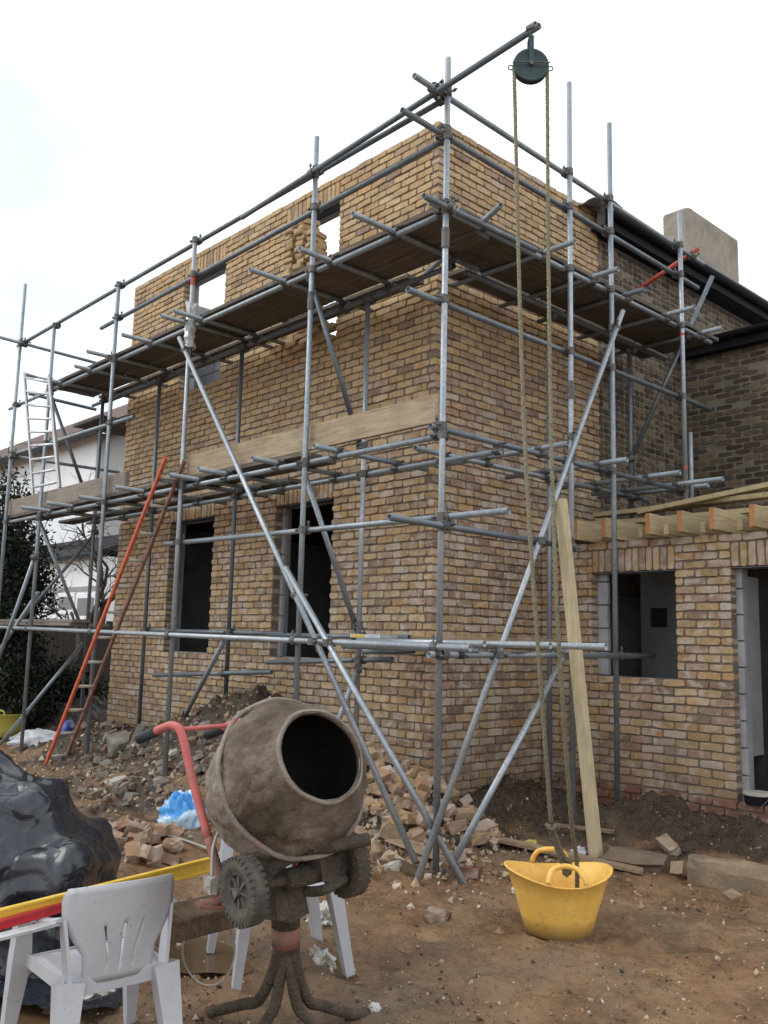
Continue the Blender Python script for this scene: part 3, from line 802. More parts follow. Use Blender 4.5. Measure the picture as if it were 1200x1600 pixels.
# ledgers and rails along wall B ---------------------------------------
LX = OX-0.050
def B(name, l, r, x=LX, mat='tube_mid'):
    a = PX(l, x); b_ = PX(r, x); return T(name, a, b_, mat)
B('guard_rail', (647, 118), (1098, 412), LX, 'tube_mid')
B('guard_rail', (628, 172), (1090, 450), LX, 'tube_dark')
yb0 = PX((690, 322), LX)[1]
T('ledger', (LX, -1.25, 4.555), (LX, PX((1110, 543), LX)[1], 4.54), 'tube_mid')
B('guard_rail', (637, 452), (1110, 640), LX, 'tube_dark')
T('ledger', (LX, PX((672, 668), LX)[1], 2.80), (LX, PX((1085, 770), LX)[1], 2.80), 'tube_dark')
B('guard_rail', (608, 808), (895, 855), OX+0.05, 'tube_dark')
T('ledger', (OX+0.05, PX((670, 1020), OX+0.05)[1], 1.12), (OX+0.05, PX((1020, 1020), OX+0.05)[1], 1.13), 'tube_mid')
T('ledger', (IX+0.05, -0.15, 4.50), (IX+0.05, 3.3, 4.50), 'tube_dark')
T('ledger', (IX+0.05, PX((642, 697), IX)[1], 2.79), (IX+0.05, PX((1005, 780), IX)[1], 2.80), 'tube_mid')
T('ledger', (0.55, PX((860, 1012), .5)[1], 1.15), (0.55, 1.5, 1.15), 'tube_mid')
# transoms --------------------------------------------------------------
ZTR = 4.515
tips = [(662, 306), (551, 334), (468, 389), (390, 421), (272, 486), (251, 493), (191, 523), (136, 549), (117, 572), (57, 590)]
for i, p in enumerate(tips):
    a = PZ(p, ZTR); T('transom', a, (a[0]+rnd.uniform(-.02, .02), min(-0.03, a[1]+1.50), ZTR+0.012), 'tube_mid' if i else 'tube_dark')
ZT1 = 2.788
for i, p in enumerate([(490, 697), (394, 716), (310, 733), (264, 742), (246, 749), (179, 761), (121, 776), (72, 786), (33, 793)]):
    a = PZ(p, ZT1); T('transom', a, (a[0]+rnd.uniform(-.03, .03), min(-0.03, a[1]+1.48), ZT1), 'tube_mid')
ZB = 4.60
for i, p in enumerate([(898, 377), (966, 420), (1007, 452), (1085, 480), (1128, 512)]):
    a = PZ(p, ZB); T('transom', a, (max(0.03, a[0]-1.46), a[1]+rnd.uniform(-.02, .02), ZB), 'tube_mid' if i != 2 else 'tube_dark')
T('transom', (1.40, -0.75, ZB), (0.0+0.05, -0.20, ZB), 'tube_mid')
for i, p in enumerate([(888, 693), (980, 718), (1063, 738), (1130, 748), (1107, 758)]):
    a = PZ(p, 2.85); T('transom', a, (max(0.03, a[0]-1.5), a[1]+rnd.uniform(-.02, .02), 2.85), 'tube_mid')
# braces and rakers -----------------------------------------------------
RY = OY-0.052
g0 = PZ((650, 1348), -0.36)
T('raker', PY((280, 528), RY), (PY((650, 1348), RY)[0], RY-0.0, PY((650, 1348), RY)[2]), 'tube_bright')
T('raker', PY((446, 887), RY-0.09), PZ((727, 1384), -0.41), 'tube_bright')
T('raker', PX((973, 486), OX+0.052), PZ((646, 1391), -0.42), 'tube_bright')
T('raker', PX((888, 1014), OX+0.10), PZ((692, 1377), -0.42), 'tube_bright')
T('brace', (-0.52, OY+0.05, 4.42), (-0.52, IY, 3.0), 'tube_dark')
T('brace', (-0.52, OY+0.02, 2.72), (-0.52, IY+0.07, 1.20), 'tube_mid')
T('brace', (-6.2, OY+0.05, 4.42), (-6.2, IY, 3.0), 'tube_dark')
T('brace', (-6.2, OY+0.02, 2.7), (-6.2, IY+0.07, 1.2), 'tube_mid')
T('brace', (-6.0, IY+0.05, 2.6), (-6.9, OY+0.08, 1.25), 'tube_dark')
T('brace', PY((350, 1002), OY+0.06), PY((283, 1130), IY-0.05), 'tube_mid')
T('brace', PY((130, 1005), IY), PY((0, 1163), OY-0.10), 'tube_mid')
T('brace', PY((57, 862), OY-0.02), PY((-20, 1080), OY-0.3), 'tube_mid')
T('brace', PY((60, 925), OY+0.08), PY((-30, 1060), OY-0.2), 'tube_mid')
T('brace', PY((560, 1045), IY-0.02), PY((515, 1160), IY-0.35), 'tube_mid')
T('brace', PX((1113, 432), OX), PX((984, 722), IX), 'tube_dark')
rb = T('brace', PX((983, 462), IX-0.1), PX((1092, 388), OX+0.02), 'red_paint')
# return scaffold at the far left ---------------------------------------
XL = -7.28
T('guard_rail', PX((0, 527), XL), PX((150, 567), XL), 'tube_mid')
T('guard_rail', PX((14, 712), XL), PX((186, 738), XL), 'tube_mid')
T('ledger', PX((40, 585), -6.2), PX((140, 615), -6.2), 'tube_dark')
T('ledger', PX((45, 615), XL), PX((150, 640), XL), 'tube_dark')
T('standard', (-6.05, 1.0, 0.0), (-6.05, 1.0, 4.6), 'tube_dark')
T('standard', (-7.28, 0.6, 0.0), (-7.28, 0.6, 4.6), 'tube_dark')
# loose tubes laid on the lowest lift beside the corner
loose = []
for i, (l, r, y) in enumerate([((560, 1006), (757, 1010), -0.98), ((600, 1004), (860, 1012), -0.80), ((620, 1003), (947, 1016), -0.62)]):
    x0, x1 = PY(l, y)[0], PY(r, y)[0]
    t = build('loose_tube', *tube((x0, y, 1.205), (x1, y, 1.205)), 'tube_bright', smooth=True)
    tag(t, ['shortest loose steel tube lying on the lowest ledgers by the corner standard', 'middle loose steel tube lying on the lowest ledgers beside the corner', 'longest loose steel tube on the lowest ledgers, reaching furthest right'][i], 'tube', 'loose tubes at the corner')
T('transom', (OX+0.25, -0.95, 1.16), (-0.10, -0.95, 1.16), 'tube_mid')
T('transom', PY((565, 1018), -0.7), (0.1, -0.30, 1.13), 'tube_dark')

# couplers wherever two tubes pass close by ------------------------------
def coupler_mesh():
    P = []
    for s in (-1, 1):
        P.append(lathe((0, 0, -0.024), (0, 0, 1), [(0, 0.0255), (0, 0.031), (0.048, 0.031), (0.048, 0.0255)], 12))
    P = P[:1]
    P.append(bar((0.028, 0, 0), (0.070, 0, 0), 0.035, 0.04))            # the body between the two tubes
    V, Fc = lathe((0.05, -0.024, 0), (0, 1, 0), [(0, 0.0255), (0, 0.031), (0.048, 0.031), (0.048, 0.0255)], 12); P.append((V, Fc))
    P.append(pipe([(-0.012, 0.03, 0), (-0.012, 0.075, 0)], 0.006, 6)); P.append(lathe((-0.012, 0.046, 0), (0, 1, 0), [(0, 0), (0, 0.012), (0.014, 0.012), (0.014, 0)], 6))
    P.append(pipe([(0.062, 0, 0.028), (0.062, 0, 0.07)], 0.006, 6)); P.append(lathe((0.062, 0, 0.046), (0, 0, 1), [(0, 0), (0, 0.012), (0.014, 0.012), (0.014, 0)], 6))
    V, Fc = cat(P); me = bpy.data.meshes.new('coupler'); me.from_pydata(V.tolist(), [], Fc); me.materials.append(MATS['coupler_steel']); return me
CM = coupler_mesh()
def closest(p1, q1, p2, q2):
    d1 = q1-p1; d2 = q2-p2; r = p1-p2; a = d1@d1; e = d2@d2; b_ = d1@d2; c = d1@r; f = d2@r
    den = a*e-b_*b_
    if den < 1e-4*a*e: return None
    s = np.clip((b_*f-c*e)/den, 0, 1); t = np.clip((b_*s+f)/e, 0, 1); s = np.clip((b_*t-c)/a, 0, 1)
    return p1+d1*s, p2+d2*t
nc = 0
sorg = np.array(scaf['_w'])
for i in range(len(TUBES)):
    for j in range(i+1, len(TUBES)):
        na, p1, q1, _o = TUBES[i]; nb, p2, q2, _o2 = TUBES[j]
        r = closest(p1, q1, p2, q2)
        if r is None: continue
        u = r[1]-r[0]; dist = np.linalg.norm(u)
        if dist > 0.078: continue
        if na != 'standard' and nb != 'standard' and nc > 260: continue
        z = (q1-p1)/np.linalg.norm(q1-p1)
        if dist < 1e-4: u = np.cross(z, q2-p2)
        x = u-z*(u@z); x /= np.linalg.norm(x); y = np.cross(z, x)
        o = bpy.data.objects.new('coupler', CM); COL.objects.link(o); o.parent = scaf; nc += 1
        M = Matrix.Identity(4)
        for k in range(3): M[k][0] = x[k]; M[k][1] = y[k]*1.2; M[k][2] = z[k]*1.25; M[k][3] = (r[0]-sorg)[k]
        o.matrix_local = M
# sleeve couplers joining standards end to end
for (x, y, z) in ((1.17, -1.13, zt((697, 372), 1, -1.13)), (-0.45, OY, zt((487, 470), 1, OY)), (OX, 0.52, zt((893, 610), 0, OX))):
    build('sleeve_coupler', *lathe((x, y, z-0.08), (0, 0, 1), [(0, 0.0245), (0, 0.0315), (0.16, 0.0315), (0.16, 0.0245)], 14), 'coupler_steel', scaf)
# red bands of paint on two tubes
zb = zt((303, 440), 1, OY); build('paint_band', *lathe((-2.52, OY, zb-0.04), (0, 0, 1), [(0, 0.0246), (0.17, 0.0246)], 14), 'red_paint', scaf, smooth=True)
zb = zt((300, 478), 1, OY); build('paint_band', *lathe((-2.52, OY, zb-0.02), (0, 0, 1), [(0, 0.0246), (0.05, 0.0246)], 14), 'red_paint', scaf, smooth=True)
for py in (525, 731):
    zb = zt((1069, py), 0, OX); build('paint_band', *lathe((OX, 2.5, zb-0.01), (0, 0, 1), [(0, 0.0246), (0.03, 0.0246)], 14), 'red_paint', scaf, smooth=True)

# ------------------------------------------------------------------ scaffold boards
def sboard(p, q, label, group, z, mat='board_x', w=0.222, th=0.038, onedge=False):
    """a board with hoop-iron ends, laid flat between two plan points"""
    p = np.array([p[0], p[1], z+th/2]); q = np.array([q[0], q[1], z+th/2])
    up = (0, 0, 1)
    o = build('scaffold_board', *bar(p, q, w, th, up, bev=0.003), mat)
    d, s, t = frame(q-p)
    for e, sg in ((p, 1), (q, -1)):
        c = e+d*sg*0.02
        build('end_hoop', *bar(c-d*0.018, c+d*0.018, w+0.004, th+0.004, up), 'coupler_steel', o)
    return tag(o, label, 'board', group)
rowsA = [('outermost', -0.99), ('second', -0.765), ('inner', -0.53), ('wall-side', -0.235)]
zb2 = ZTR+0.0365
G2 = 'boards of the upper platform along the window wall'
for nm, y in rowsA:
    for (x0, x1, side) in ((-6.35, -3.45, 'left'), (-3.44, -1.15, 'middle'), (-1.14, 1.10 if y < -0.6 else (1.0 if y < -0.4 else -0.05), 'corner')):
        sboard((x0+rnd.uniform(-.02, .0), y), (x1, y+rnd.uniform(-.004, .004)), f'weathered scaffold board in the upper platform, {nm} row, {side} length along the window wall', G2, zb2)
rowsB = [('outermost', 0.965), ('second', 0.735), ('inner', 0.505), ('wall-side', 0.225)]
zb3 = ZB+0.0245
G3 = 'boards of the upper platform along the blank wall'
for nm, x in rowsB:
    for (y0, y1, side) in ((-0.86 if x > 0.4 else -0.02, 1.05, 'near'), (1.06, 3.45, 'far')):
        sboard((x, y0+rnd.uniform(0, .06)), (x, y1), f'weathered scaffold board in the upper platform right of the corner, {nm} row, {side} length', G3, zb3, 'board_y')
G1 = 'boards of the lower platform'
zb1 = ZT1+0.0245
for nm, y, xe in (('outermost', -0.99, -0.55), ('second', -0.765, -0.62), ('wall-side', -0.28, -1.7)):
    for (x0, x1, side) in ((-7.3, -4.1, 'left'), (-4.09, xe, 'right')):
        sboard((x0, y), (x1, y), f'worn scaffold board in the lower platform, {nm} row, {side} length', G1, zb1)
def toe(x0, x1, y, z, label, mat, h=0.222):
    P = bar((x0, y, z+h/2), (x1, y, z+h/2), 0.038, h, bev=0.003)
    o = build('toe_board', *P, mat)
    for xx, sg in ((x0, 1), (x1, -1)):
        build('end_hoop', *bar((xx+sg*0.004, y, z+h/2), (xx+sg*0.04, y, z+h/2), 0.042, h+0.004), 'coupler_steel' if mat != 'toe_wood' else mat, o)
    return tag(o, label, 'toe board', 'toe boards of the lower platform')
tz = zb1+0.040
toe(PY((295, 725), -1.08)[0], 1.10, -1.08, tz, 'clean pale toe board on edge along the lower platform, ending at the corner standard', 'toe_wood')
toe(PY((12, 800), -1.08)[0], PY((200, 745), -1.08)[0], -1.08, tz, 'weathered grey toe board on edge at the left end of the lower platform', 'toe_weathered')
# boards of the return platform at the left end
for i in range(4):
    x = -7.15+i*0.235
    sboard((x, -0.30), (x, 1.9), f'board of the far left return platform, {["outer", "second", "third", "inner"][i]} row', 'boards of the return platform', 4.28, 'board_y')
# board on the lowest lift, with sand spilt on it
sboard((PY((615, 997), -0.28)[0], -0.28), (PY((852, 1000), -0.28)[0], -0.28), 'mortar-crusted board on the lowest lift beside the brick corner', 'boards of the lowest lift', 1.215, 'scrap_wood')
# thin polythene tied round the third standard
fl = []
r5 = np.random.default_rng(5)
zc0 = zt((297, 500), 1, OY)
pv = []; pf = []
for i in range(15):
    for j in range(9):
        a = j/8*2*PI; t = i/14
        rr_ = 0.036+0.035*abs(math.sin(3*a+t*5))*(0.4+abs(t-0.45)*1.8)+r5.normal(0, 0.006)
        pv.append((-2.52+rr_*math.cos(a), OY+rr_*math.sin(a), zc0+0.18-t*0.50+r5.normal(0, 0.006)))
pf = [[i*9+j, i*9+j+1, (i+1)*9+j+1, (i+1)*9+j] for i in range(14) for j in range(8)]
m, nt, b = newmat('polythene')
b.inputs['Base Color'].default_value = (0.55, 0.57, 0.58, 1); b.inputs['Roughness'].default_value = 0.3; b.inputs['Transmission Weight'].default_value = 0.35; b.inputs['IOR'].default_value = 1.2
tag(build('polythene_wrap', pv, pf, 'polythene'), 'crumpled clear polythene wrapped round the standard left of the raker top', 'plastic sheet')

# ------------------------------------------------------------------ pulley wheel, rope and tub
simple('pulley_green', (0.018, 0.04, 0.045), (0.035, 0.07, 0.075), 12, 0.5, metal=0.2, bmp=0.2)
bend = PY((832, 44), ly2)
wc = PY((829, 104), ly2)
pul = empty('pulley_wheel', wc, 'dark green gin wheel pulley hanging from the end of the boom tube', 'pulley')
ax = np3(RW[2])*np.array([1, 1, 0]); ax /= np.linalg.norm(ax)
pr = 0.125
build('wheel', *lathe(wc-ax*0.022, ax, [(0.0, 0.0), (0.0, 0.05), (0.004, 0.10), (-0.004, 0.112), (-0.002, pr), (0.010, pr), (0.016, pr-0.016), (0.028, pr-0.016), (0.034, pr), (0.046, pr), (0.048, 0.112), (0.04, 0.10), (0.044, 0.05), (0.044, 0.0)], 40), 'pulley_green', pul, smooth=True)
rgt = np.cross(ax, [0, 0, 1]); rgt /= np.linalg.norm(rgt)
up3 = np.array([0, 0, 1.0])
top_ = bend-np.array([0, 0, 0.03])
P = [bar(wc-ax*0.035, np.array([wc[0], wc[1], top_[2]-0.05])-ax*0.035, 0.036, 0.006, up=ax), bar(wc+ax*0.035, np.array([wc[0], wc[1], top_[2]-0.05])+ax*0.035, 0.036, 0.006, up=ax),
     bar(np.array([wc[0], wc[1], top_[2]-0.05])-ax*0.04, np.array([wc[0], wc[1], top_[2]-0.05])+ax*0.04, 0.036, 0.012)]
build('hanger', *cat(P), 'pulley_green', pul)
build('swivel_hook', *pipe(spline([(wc[0], wc[1], top_[2]-0.055), (wc[0], wc[1], top_[2]-0.02), (bend+top_*0)/1, bend+np.array([0, 0, 0.035])], 6), 0.011, 8), 'coupler_steel', pul)
build('axle_bolt', *lathe(wc-ax*0.05, ax, [(0, 0), (0, 0.014), (0.10, 0.014), (0.10, 0)], 8), 'coupler_steel', pul)
gpts = [wc-ax*0.045-rgt*(pr+0.03)+up3*(-0.028)]
ell = [wc-ax*0.045+rgt*s for s in (-pr-0.005, pr+0.005)]
lp = []
for sg in (-1, 1):
    c0_ = wc+rgt*sg*(pr+0.016)-up3*0.012
    lp.append(pipe([c0_+rgt*0.017*math.cos(t)-ax*0.0+up3*0.017*math.sin(t) for t in np.linspace(0, 2*PI, 12, endpoint=False)], 0.0045, 6, closed=True))
build('rope_guide', *cat([pipe([ell[0]+up3*0.004, ell[1]+up3*0.004], 0.005, 6)]+lp), 'coupler_steel', pul)
build('tube_clamp', *cat([lathe(bend-np.array([0.035, 0, 0]), (1, 0, 0), [(0, 0.0245), (0, 0.034), (0.07, 0.034), (0.07, 0.0245)], 14), chunk(0.05, 0.06, 0.08, 3, 0.1)]) if False else
      lathe(bend-np.array([0.035, 0, 0]), (1, 0, 0), [(0, 0.0245), (0, 0.034), (0.07, 0.034), (0.07, 0.0245)], 14), 'coupler_steel', pul)

m, nt, b = newmat('rope')
at = N(nt, 'ShaderNodeNewGeometry'); n1 = noise(nt, at.outputs[0], 60, 3, 0.6); n2 = noise(nt, at.outputs[0], 4, 3, 0.6)
r_ = ramp(nt, [(0.3, (0.13, 0.115, 0.07)), (0.7, (0.30, 0.275, 0.19))]); nt.links.new(n1, r_.inputs[0])
sep = N(nt, 'ShaderNodeSeparateXYZ'); nt.links.new(at.outputs[0], sep.inputs[0])
c = mixc(nt, rampf(nt, sep.outputs[2], 0.2, 2.2, 0.75, 0.0), r_.outputs[0], (0.085, 0.062, 0.038))
nt.links.new(c, b.inputs['Base Color']); b.inputs['Roughness'].default_value = 0.95; bump(nt, b, n1, 0.5, 0.004)
def laid(path, r=0.0135, turns=14, n=6, per=0.02):
    """three strands laid round each other along a path"""
    P = [np3(p) for p in path]; seg = [np.linalg.norm(b_-a) for a, b_ in zip(P[:-1], P[1:])]; L = sum(seg)
    k = max(8, int(L/per)); pts = []
    cum = np.concatenate([[0], np.cumsum(seg)])
    for i in range(k+1):
        s_ = L*i/k; j = min(len(seg)-1, int(np.searchsorted(cum, s_, 'right')-1)); t = (s_-cum[j])/seg[j]; pts.append(P[j]*(1-t)+P[j+1]*t)
    out_ = []
    for st in range(3):
        q = []
        for i, p in enumerate(pts):
            d = pts[min(i+1, k)]-pts[max(i-1, 0)]; _, s_, t_ = frame(d, up=ax)
            a = i/k*L/0.085*2*PI+st*2*PI/3; q.append(p+(s_*math.cos(a)+t_*math.sin(a))*r*0.55)
        out_.append(pipe(q, r*0.62, 5))
    return cat(out_)
tubc = PZ((872, 1455), -0.405); tubc[2] = gz(tubc[0], tubc[1])-0.004
lt = wc-rgt*(pr-0.008); rt = wc+rgt*(pr-0.008)
HR = PD((862, 1345), np.linalg.norm((RW@(tubc-CC))[2]))
tdep = (RW@(tubc-CC))[2]
kn = PD((861, 1292), tdep+0.02); hl = PD((880, 1368), tdep-0.02)
arc = [wc+(-rgt*math.cos(t)+up3*math.sin(t))*(pr-0.008) for t in np.linspace(0, PI, 15)]
rope = empty('hoist_rope', hl, 'twisted fawn rope running over the pulley wheel down to the yellow tub', 'rope')
# hauling part sags a little out of plumb
dw = (RW@(wc-CC))[2]
dat = lambda y: dw+(tdep+0.05-dw)*(y-104)/1188.0
l1 = spline([lt, PD((813, 500), dat(500)), PD((826, 800), dat(800)), kn+np.array([0, 0, 0.02])], 8)
rin = PD((901, 1345), tdep+0.12)
l2 = spline([rt, PD((858, 500), dat(500)), PD((868, 900), dat(900)), PD((890, 1250), tdep+0.14), rin, rin+np.array([0, 0, -0.25])], 8)
build('fall', *laid(l1[::-1]+arc[1:-1]+l2), 'rope', rope, smooth=True)
kk = [kn+0.026*np.array([math.cos(t)*1.0, math.sin(t)*0.8, 0.45*math.sin(2*t)]) for t in np.linspace(0, 2*PI, 14, endpoint=False)]
k2 = [kn+0.022*np.array([math.cos(t)*0.6, math.sin(2*t)*0.5, math.sin(t)])-np.array([0, 0, 0.015]) for t in np.linspace(0, 2*PI, 14, endpoint=False)]
build('knot', *cat([pipe(kk, 0.0125, 7, closed=True), pipe(k2, 0.0125, 7, closed=True)]), 'rope', rope, smooth=True)
build('sling', *laid(spline([kn, kn+np.array([0.02, 0.02, -0.10]), hl+np.array([0.0, 0, 0.06]), hl+np.array([0.012, 0.008, 0.0]), hl+np.array([0.03, 0.03, 0.05]), kn+np.array([0.045, 0.04, -0.14]), kn+np.array([0.008, 0.005, -0.01])], 6), r=0.015), 'rope', rope, smooth=True)

# ================================================================== THINGS ON THE SITE
# ---------------- yellow tub
m, nt, b = newmat('tub_yellow')
co = worldco(nt); n1 = noise(nt, co, 9, 4, 0.6); n2 = noise(nt, co, 38, 5, 0.7); n3 = noise(nt, co, 150, 3, 0.6)
c = mixc(nt, rampf(nt, n1, 0.3, 0.7), (0.76, 0.43, 0.075), (0.84, 0.52, 0.12))
c = mixc(nt, rampf(nt, n2, 0.54, 0.66, 0, 0.6), c, (0.46, 0.33, 0.17))
n4 = noise(nt, co, 16, 4, 0.7, 0.8); c = mixc(nt, rampf(nt, n4, 0.60, 0.68, 0, 0.5), c, (0.30, 0.21, 0.11))
sep = N(nt, 'ShaderNodeSeparateXYZ'); nt.links.new(co, sep.inputs[0])
c = mixc(nt, rampf(nt, sep.outputs[2], -0.39, -0.30, 0.75, 0.0), c, (0.15, 0.10, 0.055))
nt.links.new(c, b.inputs['Base Color']); b.inputs['Roughness'].default_value = 0.5; bump(nt, b, n3, 0.15, 0.002)
tub = empty('builders_tub', tubc, 'yellow flexible rubble tub standing in the mud on the hoist rope', 'tub')
n = 48; V = []; prof = [(0.0, 0.02, 0), (0.178, 0.0, 0), (0.190, 0.010, 0), (0.215, 0.11, 0), (0.250, 0.23, 0), (0.280, 0.320, 0), (0.296, 0.329, 0), (0.296, 0.337, 0), (0.278, 0.333, 0), (0.245, 0.23, 0), (0.210, 0.11, 0), (0.184, 0.018, 0), (0.0, 0.018, 0)]
ang = np.linspace(0, 2*PI, n, endpoint=False)
th0 = math.atan2(RW[0][1], RW[0][0])
for (r, z, _) in prof:
    k = z/0.35
    e = 1+0.05*k*np.cos(2*(ang-th0)); zz = z+0.030*k*k*np.cos(2*(ang-th0)-0.1)
    V.append(np.stack([tubc[0]+r*e*np.cos(ang), tubc[1]+r*e*np.sin(ang), tubc[2]+zz], 1))
V = np.concatenate(V); Fc = [[k*n+i, k*n+(i+1) % n, (k+1)*n+(i+1) % n, (k+1)*n+i] for k in range(len(prof)-1) for i in range(n)]
build('body', V, Fc, 'tub_yellow', tub, smooth=True)
fwd = np.array([RW[2][0], RW[2][1], 0]); fwd /= np.linalg.norm(fwd); rg = np.array([RW[0][0], RW[0][1], 0]); rg /= np.linalg.norm(rg)
for sg in (-1, 1):
    c0_ = tubc+fwd*sg*0.262+np.array([0, 0, 0.325])-rg*0.0
    inn = -fwd*sg
    pts = [c0_+rg*a+inn*i+np.array([0, 0, z]) for a, i, z in ((-0.105, 0.0, 0.0), (-0.094, 0.015, 0.035), (-0.065, 0.04, 0.07), (0, 0.055, 0.082), (0.065, 0.04, 0.07), (0.094, 0.015, 0.035), (0.105, 0.0, 0.0))]
    build('handle', *pipe(spline(pts, 5), 0.0145, 9), 'tub_yellow', tub, smooth=True)
# ---------------- leaning post
pb = PZ((931, 1338), -0.37); pt_ = PX((876, 781), OX+0.11)
post = build('timber_post', *bar(pb, pt_, 0.092, 0.072, up=(0, 1, 0.2), bev=0.006), 'timber_z')
tag(post, 'pale sawn timber post leaning against the scaffold beside the hoist rope', 'post')
# ---------------- painted ladder
simple('ladder_red', (0.22, 0.075, 0.045), (0.58, 0.105, 0.045), 16, 0.65, bmp=0.4, c3=(0.62, 0.14, 0.06), fine=50)
simple('ladder_worn', (0.10, 0.055, 0.04), (0.20, 0.10, 0.07), 25, 0.85, bmp=0.5, c3=(0.42, 0.13, 0.07), fine=60)
simple('ladder_rung', (0.40, 0.35, 0.28), (0.54, 0.49, 0.42), 12, 0.8, bmp=0.3)
lt0, lb0 = PY((259, 714), -1.42), PY((72, 1192), -1.42)
lt1, lb1 = lt0+np.array([0, 0.215, -0.01]), lb0+np.array([0, 0.215, -0.01])
lt0[2] = lt1[2] = (lt0[2]+lt1[2])/2; lb0[2] = lb1[2] = (lb0[2]+lb1[2])/2
lt0[0] = lt1[0] = (lt0[0]+lt1[0])/2; lb0[0] = lb1[0] = (lb0[0]+lb1[0])/2
for hh in HEAPS: pass
lad = empty('wooden_ladder', (lb0+lb1)/2, 'old wooden ladder with one stile painted red, leaning on the lower platform', 'ladder')
build('stile', *bar(lb0, lt0, 0.045, 0.034, up=(0, 1, 0), bev=0.008), 'ladder_red', lad)['label'] = 'red painted stile'
build('stile', *bar(lb1, lt1, 0.045, 0.034, up=(0, 1, 0), bev=0.008), 'ladder_worn', lad)['label'] = 'worn stile with most of the paint gone'
Ll = np.linalg.norm(lt0-lb0); k = int(Ll/0.335)
for i in range(k+1):
    t = (0.10+i*0.335)/Ll
    if t > 0.99: break
    build('rung', *pipe([lb0*(1-t)+lt0*t, lb1*(1-t)+lt1*t], 0.017, 8), 'ladder_rung', lad, smooth=True)
# aluminium ladder up from the lower platform
ab0, ab1 = PZ((52, 772), zb1+0.03), PZ((93, 762), zb1+0.03)
def up_to(p0, px):      # leans back a little towards the return platform
    return PX(px, p0[0]-0.12)
at0, at1 = up_to(ab0, (37, 568)), up_to(ab1, (76, 577))
al = empty('aluminium_ladder', (ab0+ab1)/2, 'silver aluminium ladder at the far left rising from the lower platform', 'ladder')
build('stile', *bar(ab0, at0*0.93+ab0*0.07, 0.022, 0.05, up=fwd, bev=0.004), 'alu', al); build('stile', *bar(ab1, at1*0.93+ab1*0.07, 0.028, 0.07, up=fwd, bev=0.004), 'alu', al)
for i in range(9):
    t = 0.05+i*0.105; build('rung', *pipe([ab0*(1-t)+at0*t, ab1*(1-t)+at1*t], 0.016, 8), 'alu', al, smooth=True)

# ---------------- cement mixer
m, nt, b = newmat('mixer_drum')
co = worldco(nt); n1 = noise(nt, co, 4.5, 5, 0.65); n2 = noise(nt, co, 20, 6, 0.7); n3 = noise(nt, co, 75, 5, 0.7); n4 = noise(nt, co, 6.5, 4, 0.6, 0.3)
r_ = ramp(nt, [(0.30, (0.060, 0.045, 0.032)), (0.48, (0.135, 0.105, 0.078)), (0.66, (0.27, 0.225, 0.18))]); nt.links.new(n1, r_.inputs[0])
c = mixc(nt, rampf(nt, n2, 0.5, 0.72, 0, 0.6), r_.outputs[0], (0.075, 0.055, 0.038))
c = mixc(nt, rampf(nt, n4, 0.62, 0.72, 0, 0.6), c, (0.34, 0.11, 0.085))
nt.links.new(c, b.inputs['Base Color']); b.inputs['Roughness'].default_value = 0.95; b.inputs['Specular IOR Level'].default_value = 0.25
bump(nt, b, mixc(nt, 0.4, n2, n3), 1.0, 0.028)
m2, nt2, b2_ = newmat('mixer_bowl')
co2 = worldco(nt2); k1 = noise(nt2, co2, 6, 5, 0.65); k2 = noise(nt2, co2, 26, 5, 0.7); k3 = noise(nt2, co2, 80, 4, 0.7); k4 = noise(nt2, co2, 8, 4, 0.6, 0.4)
rr_2 = ramp(nt2, [(0.28, (0.15, 0.12, 0.095)), (0.5, (0.25, 0.21, 0.17)), (0.7, (0.34, 0.29, 0.24))]); nt2.links.new(k1, rr_2.inputs[0])
c2_ = mixc(nt2, rampf(nt2, k2, 0.55, 0.72, 0, 0.6), rr_2.outputs[0], (0.10, 0.075, 0.055)); c2_ = mixc(nt2, rampf(nt2, k4, 0.60, 0.70, 0, 0.55), c2_, (0.36, 0.15, 0.12))
nt2.links.new(c2_, b2_.inputs['Base Color']); b2_.inputs['Roughness'].default_value = 0.95; bump(nt2, b2_, mixc(nt2, 0.4, k2, k3), 1.0, 0.02)
simple('mixer_crust', (0.05, 0.038, 0.027), (0.105, 0.08, 0.058), 14, 0.95, bmp=1.0, bdist=0.03, fine=60, c3=(0.17, 0.135, 0.10))
simple('mixer_red', (0.44, 0.085, 0.075), (0.50, 0.13, 0.115), 9, 0.65, bmp=0.5, c3=(0.25, 0.14, 0.11), fine=40)
simple('mixer_red_muddy', (0.32, 0.085, 0.07), (0.22, 0.11, 0.08), 9, 0.8, bmp=0.6, c3=(0.13, 0.095, 0.07), fine=40)
simple('rubber', (0.035, 0.032, 0.028), (0.085, 0.074, 0.06), 18, 0.9, bmp=0.5, c3=(0.16, 0.135, 0.105), fine=70)
simple('grip_rubber', (0.012, 0.014, 0.02), (0.03, 0.033, 0.04), 10, 0.7, bmp=0.2)
dax = RW.T@np.array([0.537, -0.537, -0.65]); dax /= np.linalg.norm(dax)
rimc = PD((502, 1180), 3.45)
foot_c = PZ((446, 1590), -0.41)
mix = empty('cement_mixer', (foot_c[0], foot_c[1], -0.41), 'mud-caked red cement mixer with its drum tipped towards the right', 'cement mixer')
prof = [(-0.595, 0.005), (-0.595, 0.11), (-0.58, 0.17), (-0.545, 0.225), (-0.48, 0.272), (-0.40, 0.300), (-0.32, 0.313), (-0.25, 0.317), (-0.222, 0.317), (-0.19, 0.306), (-0.13, 0.280), (-0.07, 0.240), (-0.02, 0.194), (-0.008, 0.189), (0.002, 0.184), (0.006, 0.176), (-0.004, 0.170), (-0.02, 0.172)]
